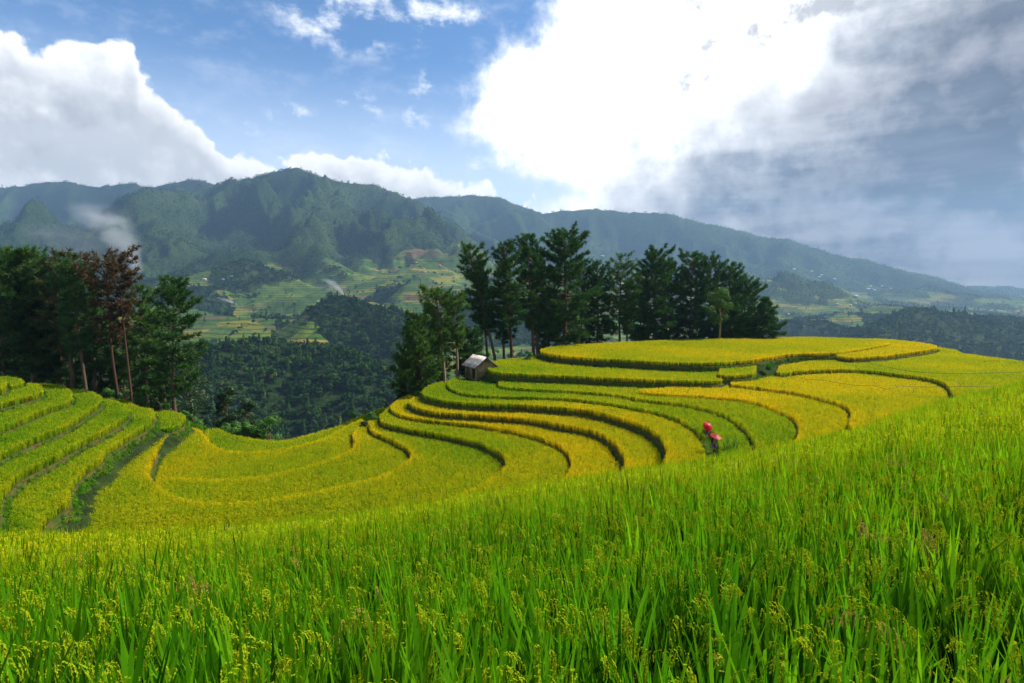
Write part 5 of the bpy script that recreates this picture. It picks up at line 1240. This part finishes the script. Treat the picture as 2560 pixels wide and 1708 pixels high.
def person_at(v, x, y, H, basket, label, ul, um, yaw, ux, uy, tilt, fw=.12):
    f = on_z(*cv(v, x, y), GZ4 + .05); f = np.array([f[0], f[1], GZ4 + .02]); root, k = walker(label, tuple(f), H, yaw, basket, (.16, .16, 1.12))
    hand = Matrix.Rotation(yaw, 3, 'Z') @ Vector((.15 * k, .2 * k, 1.13 * k)); hand = Vector(f) + hand
    tp = at_y(*cv(v, ux, uy), f[1] - fw); ax = Vector(tilt)
    umbrella(ul, tuple(tp), ax, um, tuple(hand), .45)
    if basket:
        b = empty('basket', (0, 0, 0), 'tall brown woven basket on the back of the nearer walker', 'basket'); b.location = Vector(f) + Matrix.Rotation(yaw, 3, 'Z') @ Vector((0, -.25 * k, .80 * k)); b.rotation_euler = (0, 0, yaw)
        n = 20; a = np.linspace(0, 6.2832, n, endpoint=False); V = []
        for z, r in ((0, .10), (.1, .125), (.25, .15), (.4, .18), (.42, .185), (.40, .165), (.05, .09)): V.append(np.column_stack([np.cos(a) * r, np.sin(a) * r * .85, np.full(n, z)]))
        V = np.vstack(V); q = [[i * n + j, i * n + (j + 1) % n, (i + 1) * n + (j + 1) % n, (i + 1) * n + j] for i in range(6) for j in range(n)] + [[0, 5, 10, 15]]
        mesh_np('wicker', V, np.array(q), M_BASK, b, True)
        for sx in (-1, 1): mb = MB(); mb.tube([(sx * .1, .12, .35), (sx * .13, .22, .44), (sx * .13, .33, .33), (sx * .11, .14, .08)], .012, 5); mb.build('strap', M_INDIGO, b, True)
person_at('R4', 674, 626, 1.5, False, 'person in short patterned skirt walking behind under the round red umbrella', 'round bright red umbrella hiding the farther walker\'s head', M_RED, .15, 680, 560, (.18, -.78, .6), .42)
person_at('R4', 709, 703, 1.55, True, 'person in dark indigo clothes with basket on the back, nearer the camera', 'coral-pink umbrella of the nearer walker with the basket', M_PINK, -.05, 722, 607, (.18, -.30, .92))

# ------------------------------------------------------------------ cables, stick
M_CABLE = mat('black_hose', m_flat((.012, .012, .012), .5))
def cable(label, pts, r=.018):
    P = []
    for v, x, y, z in pts: P.append(on_z(*cv(v, x, y), z))
    P = catmull(np.array(P), .5); mb = MB(); mb.tube(P, r, 6); o = mb.build('cable', M_CABLE, None, True); return tag(o, label, 'cable')
cable('thin black cable running from the top bank to the right edge', [('C', 730, 365, -10.5), ('C', 850, 425, -10.5), ('C', 980, 455, -10.4), ('C', 1150, 495, -10.3), ('C', 1400, 535, -10.2), ('C', 1700, 549, -10.0), ('C', 2000, 545, -9.9), ('C', 2350, 534, -9.7), ('C', 2600, 526, -9.6)], .022)
cable('thin wavy black cable lying over the golden rice', [('C', 285, 563, -11.2), ('C', 430, 603, -11.15), ('C', 530, 605, -11.15), ('C', 700, 632, -11.1), ('C', 870, 655, -11.1), ('C', 1020, 660, -11.1), ('C', 1130, 688, -11.15), ('C', 1230, 664, -11.1), ('C', 1500, 668, -11.1), ('C', 1800, 664, -10.5), ('C', 2150, 660, -10.45)], .02)
p = on_z(*cv('C', 1768, 668), -11.0); mb = MB(); mb.tube([(0, 0, -.4), (.01, 0, .3), (-.03, 0, .9)], [.03, .025, .02], 6); o = mb.build('stake', M_PLANK, None, True); o.location = p; tag(o, 'thin upright stick in the rice above the wavy cable', 'stake')

# ------------------------------------------------------------------ far houses
M_WALLW = mat('whitewashed_wall', m_flat((.62, .60, .56))); M_ROOFW = mat('pale_sheet_roof', m_flat((.72, .74, .78), .5)); M_ROOFB = mat('blue_sheet_roof', m_flat((.10, .22, .48), .5)); M_ROOFR = mat('rusty_roof', m_flat((.40, .16, .09)))
M_DARK = mat('dark_opening', m_flat((.02, .02, .02)))
def house(label, X, Y, wpx, rm, yaw, ref=None, grp='farmhouses scattered over the far valley'):
    h = hit(X, Y)
    if h is None: return
    w = wpx / F * h[1]; d = w * .55; hh = w * .26
    root = empty('house', (h[0], h[1], float(tz(h[0], h[1])) - hh * .25), label, 'house', grp, yaw)
    mb = MB(); mb.box((0, 0, hh * .6), (w, d, hh * 1.2)); mb.build('wall', M_WALLW, root)
    z0, z1 = hh * 1.18, hh * 1.95; o_ = .07 * w
    V = [(-w / 2 - o_, -d / 2 - o_, z0), (w / 2 + o_, -d / 2 - o_, z0), (w / 2 + o_, d / 2 + o_, z0), (-w / 2 - o_, d / 2 + o_, z0), (-w / 2 - o_, 0, z1), (w / 2 + o_, 0, z1)]
    mesh_np('roof', V, [([(0, 1, 5, 4), (2, 3, 4, 5), (0, 3, 2, 1)], 4), ([(0, 4, 3), (1, 2, 5)], 3)], rm, root)
    mb = MB(); mb.box((0, -d / 2 - .04, hh * .45), (w * .14, .08, hh * .8)); mb.build('door', M_DARK, root)
    for sx in (-.3, .3): mb = MB(); mb.box((sx * w, -d / 2 - .04, hh * .65), (w * .12, .08, hh * .35)); mb.build('window', M_DARK, root)
HS = [
 ('white farmhouse on the ridge road, left one above the yellow fields', 'E', 1000, 627, 9, M_ROOFW, .1), ('white farmhouse on the ridge road, right one beside the green knoll', 'E', 1090, 628, 8, M_ROOFB, .3), ('tiny hut on the tip of the green knoll', 'E', 1133, 611, 5, M_ROOFW, .2),
 ('small house beside the middle smoke plume', 'E', 1556, 732, 5, M_ROOFW, -.2), ('small brown house right of the middle smoke plume', 'E', 1710, 695, 5, M_ROOFR, .1), ('reddish house at the centre of the hilltop hamlet', 'E', 2035, 545, 7, M_ROOFR, .3),
 ('reddish house on the left of the hilltop hamlet', 'E', 2015, 556, 6, M_ROOFR, -.3), ('reddish house lowest in the hilltop hamlet', 'E', 2065, 570, 6, M_ROOFR, .5), ('long pale house right of the hilltop hamlet', 'E', 2150, 560, 8, M_ROOFR, .1),
 ('bright building on the slope between two pine tops', 'R2', 1385, 174, 9, M_ROOFW, .1), ('low white building left of the bright slope building', 'R2', 1238, 190, 7, M_ROOFW, .1),
 ('large white roof nearest below the valley terraces', 'R7', 962, 668, 9, M_ROOFW, .2), ('small white hut beside the valley road end', 'R7', 1032, 630, 5, M_ROOFW, -.2), ('pale hut above the orange valley fields', 'R7', 527, 513, 5, M_ROOFW, .1), ('tiny hut below the orange valley fields', 'R7', 650, 607, 4, M_ROOFW, .4),
 ('left white house in the middle valley row', 'R7', 905, 439, 6, M_ROOFW, .1), ('middle white house in the middle valley row', 'R7', 1008, 447, 6, M_ROOFW, -.2), ('right white house in the middle valley row', 'R7', 1045, 432, 6, M_ROOFW, .3), ('long white shed above the dark clump of trees', 'R7', 1045, 379, 11, M_ROOFW, .05),
 ('white house at the left of the largest village', 'R7', 1142, 322, 7, M_ROOFW, .2), ('blue-roofed house in the middle of the largest village', 'R7', 1170, 320, 7, M_ROOFB, -.1), ('white house at the right of the largest village', 'R7', 1192, 328, 6, M_ROOFW, .4), ('topmost house of the largest village', 'R7', 1165, 298, 5, M_ROOFW, .1), ('outlying house right of the largest village', 'R7', 1250, 302, 5, M_ROOFW, .1), ('red-roofed house far right of the largest village', 'R7', 1315, 317, 7, M_ROOFR, .1),
 ('lower house of the pair on the upper slope', 'R7', 768, 228, 6, M_ROOFW, .1), ('upper house of the pair on the upper slope', 'R7', 785, 213, 5, M_ROOFW, .3), ('highest house under the mountain forest', 'R7', 572, 168, 6, M_ROOFW, .1), ('second highest house under the mountain forest', 'R7', 708, 186, 6, M_ROOFW, .1), ('house between the high pair and the village', 'R7', 885, 245, 6, M_ROOFW, .2),
 ('lone house above the right forest', 'R7', 1965, 532, 5, M_ROOFW, .1), ('white house at the far right forest edge', 'C', 2342, 376, 6, M_ROOFW, .1)]
for lb, v, x, y, wp, rm, yw in HS: house(lb, *cv(v, x, y), wp, rm, yw)

# ------------------------------------------------------------------ smoke
def smoke(label, X, Y, wpx, hpx, dens, seed, drift):
    h = hit(X, Y)
    if h is None: return
    k = h[1] / F; w, hh = wpx * k, hpx * k
    def f(g, out):
        p = objpos(g); sep = g.node('ShaderNodeSeparateXYZ'); g.put(sep.inputs[0], p); x, y, z = sep.outputs     # unit box: x -1..0 drifts left, z 0..1 rises
        n = g.noise(p, 4.5, 7, .62, dist=.5); nn = g.mul(g.sub(n, .5), .5)
        cx = g.m('MULTIPLY', g.m('POWER', g.m('MAXIMUM', z, 0.001), 1.35), -drift)
        wd = g.add(.035, g.mul(z, .16)); dx = g.m('DIVIDE', g.sub(g.add(x, g.mul(nn, .5)), cx), wd)
        dy = g.m('DIVIDE', y, g.add(.03, g.mul(z, .2)))
        q = g.m('SQRT', g.add(g.mul(dx, dx), g.mul(dy, dy)))
        col = g.mul(g.mapr(q, .1, 1.3, 1, 0), g.m('DIVIDE', 1.0, g.add(.16, g.mul(z, 1.3))))
        ex = g.m('DIVIDE', g.add(x, g.add(.42, nn)), .52); ez = g.m('DIVIDE', g.sub(g.sub(z, g.mul(x, -.18)), g.add(.36, g.mul(nn, .8))), .34); ey = g.m('DIVIDE', y, .25)
        q2 = g.m('SQRT', g.add(g.add(g.mul(ex, ex), g.mul(ey, ey)), g.mul(ez, ez)))
        d = g.add(col, g.mul(g.mapr(q2, .0, 1.0, 1, 0), .13))
        d = g.mul(d, g.mapr(g.add(n, g.mul(g.m('SUBTRACT', 1.0, z), .15)), .38, .70)); d = g.mul(d, g.mapr(z, .72, 1.0, 1, 0)); d = g.mul(d, g.mapr(x, -.99, -.75)); d = g.mul(d, g.mapr(x, .2, .1))
        v = g.node('ShaderNodeVolumePrincipled'); v.inputs['Color'].default_value = (.84, .93, 1, 1); g.put(v.inputs['Density'], g.mul(d, dens / w)); v.inputs['Anisotropy'].default_value = 0.0
        g.l.new(v.outputs[0], out.inputs['Volume']); return None
    m_ = mat('smoke_%d' % seed, f)
    mb = MB(); mb.box((-.4, 0, .5), (1.2, .6, 1.0)); o = mb.build('smoke', m_); o.location = h; o.scale = (w, w, hh)
    tag(o, label, 'smoke', None, 'stuff')
smoke('large pale smoke plume drifting left above the rust-brown pines', *cv('E', 668, 590), 330, 175, 8, 1, .30)
smoke('small white smoke rising beside the valley hamlet', *cv('E', 1678, 700), 85, 42, 7, 2, .5)
smoke('thin smoke drifting over the yellow valley terraces', *cv('E', 1160, 750), 75, 22, 6, 3, .7)
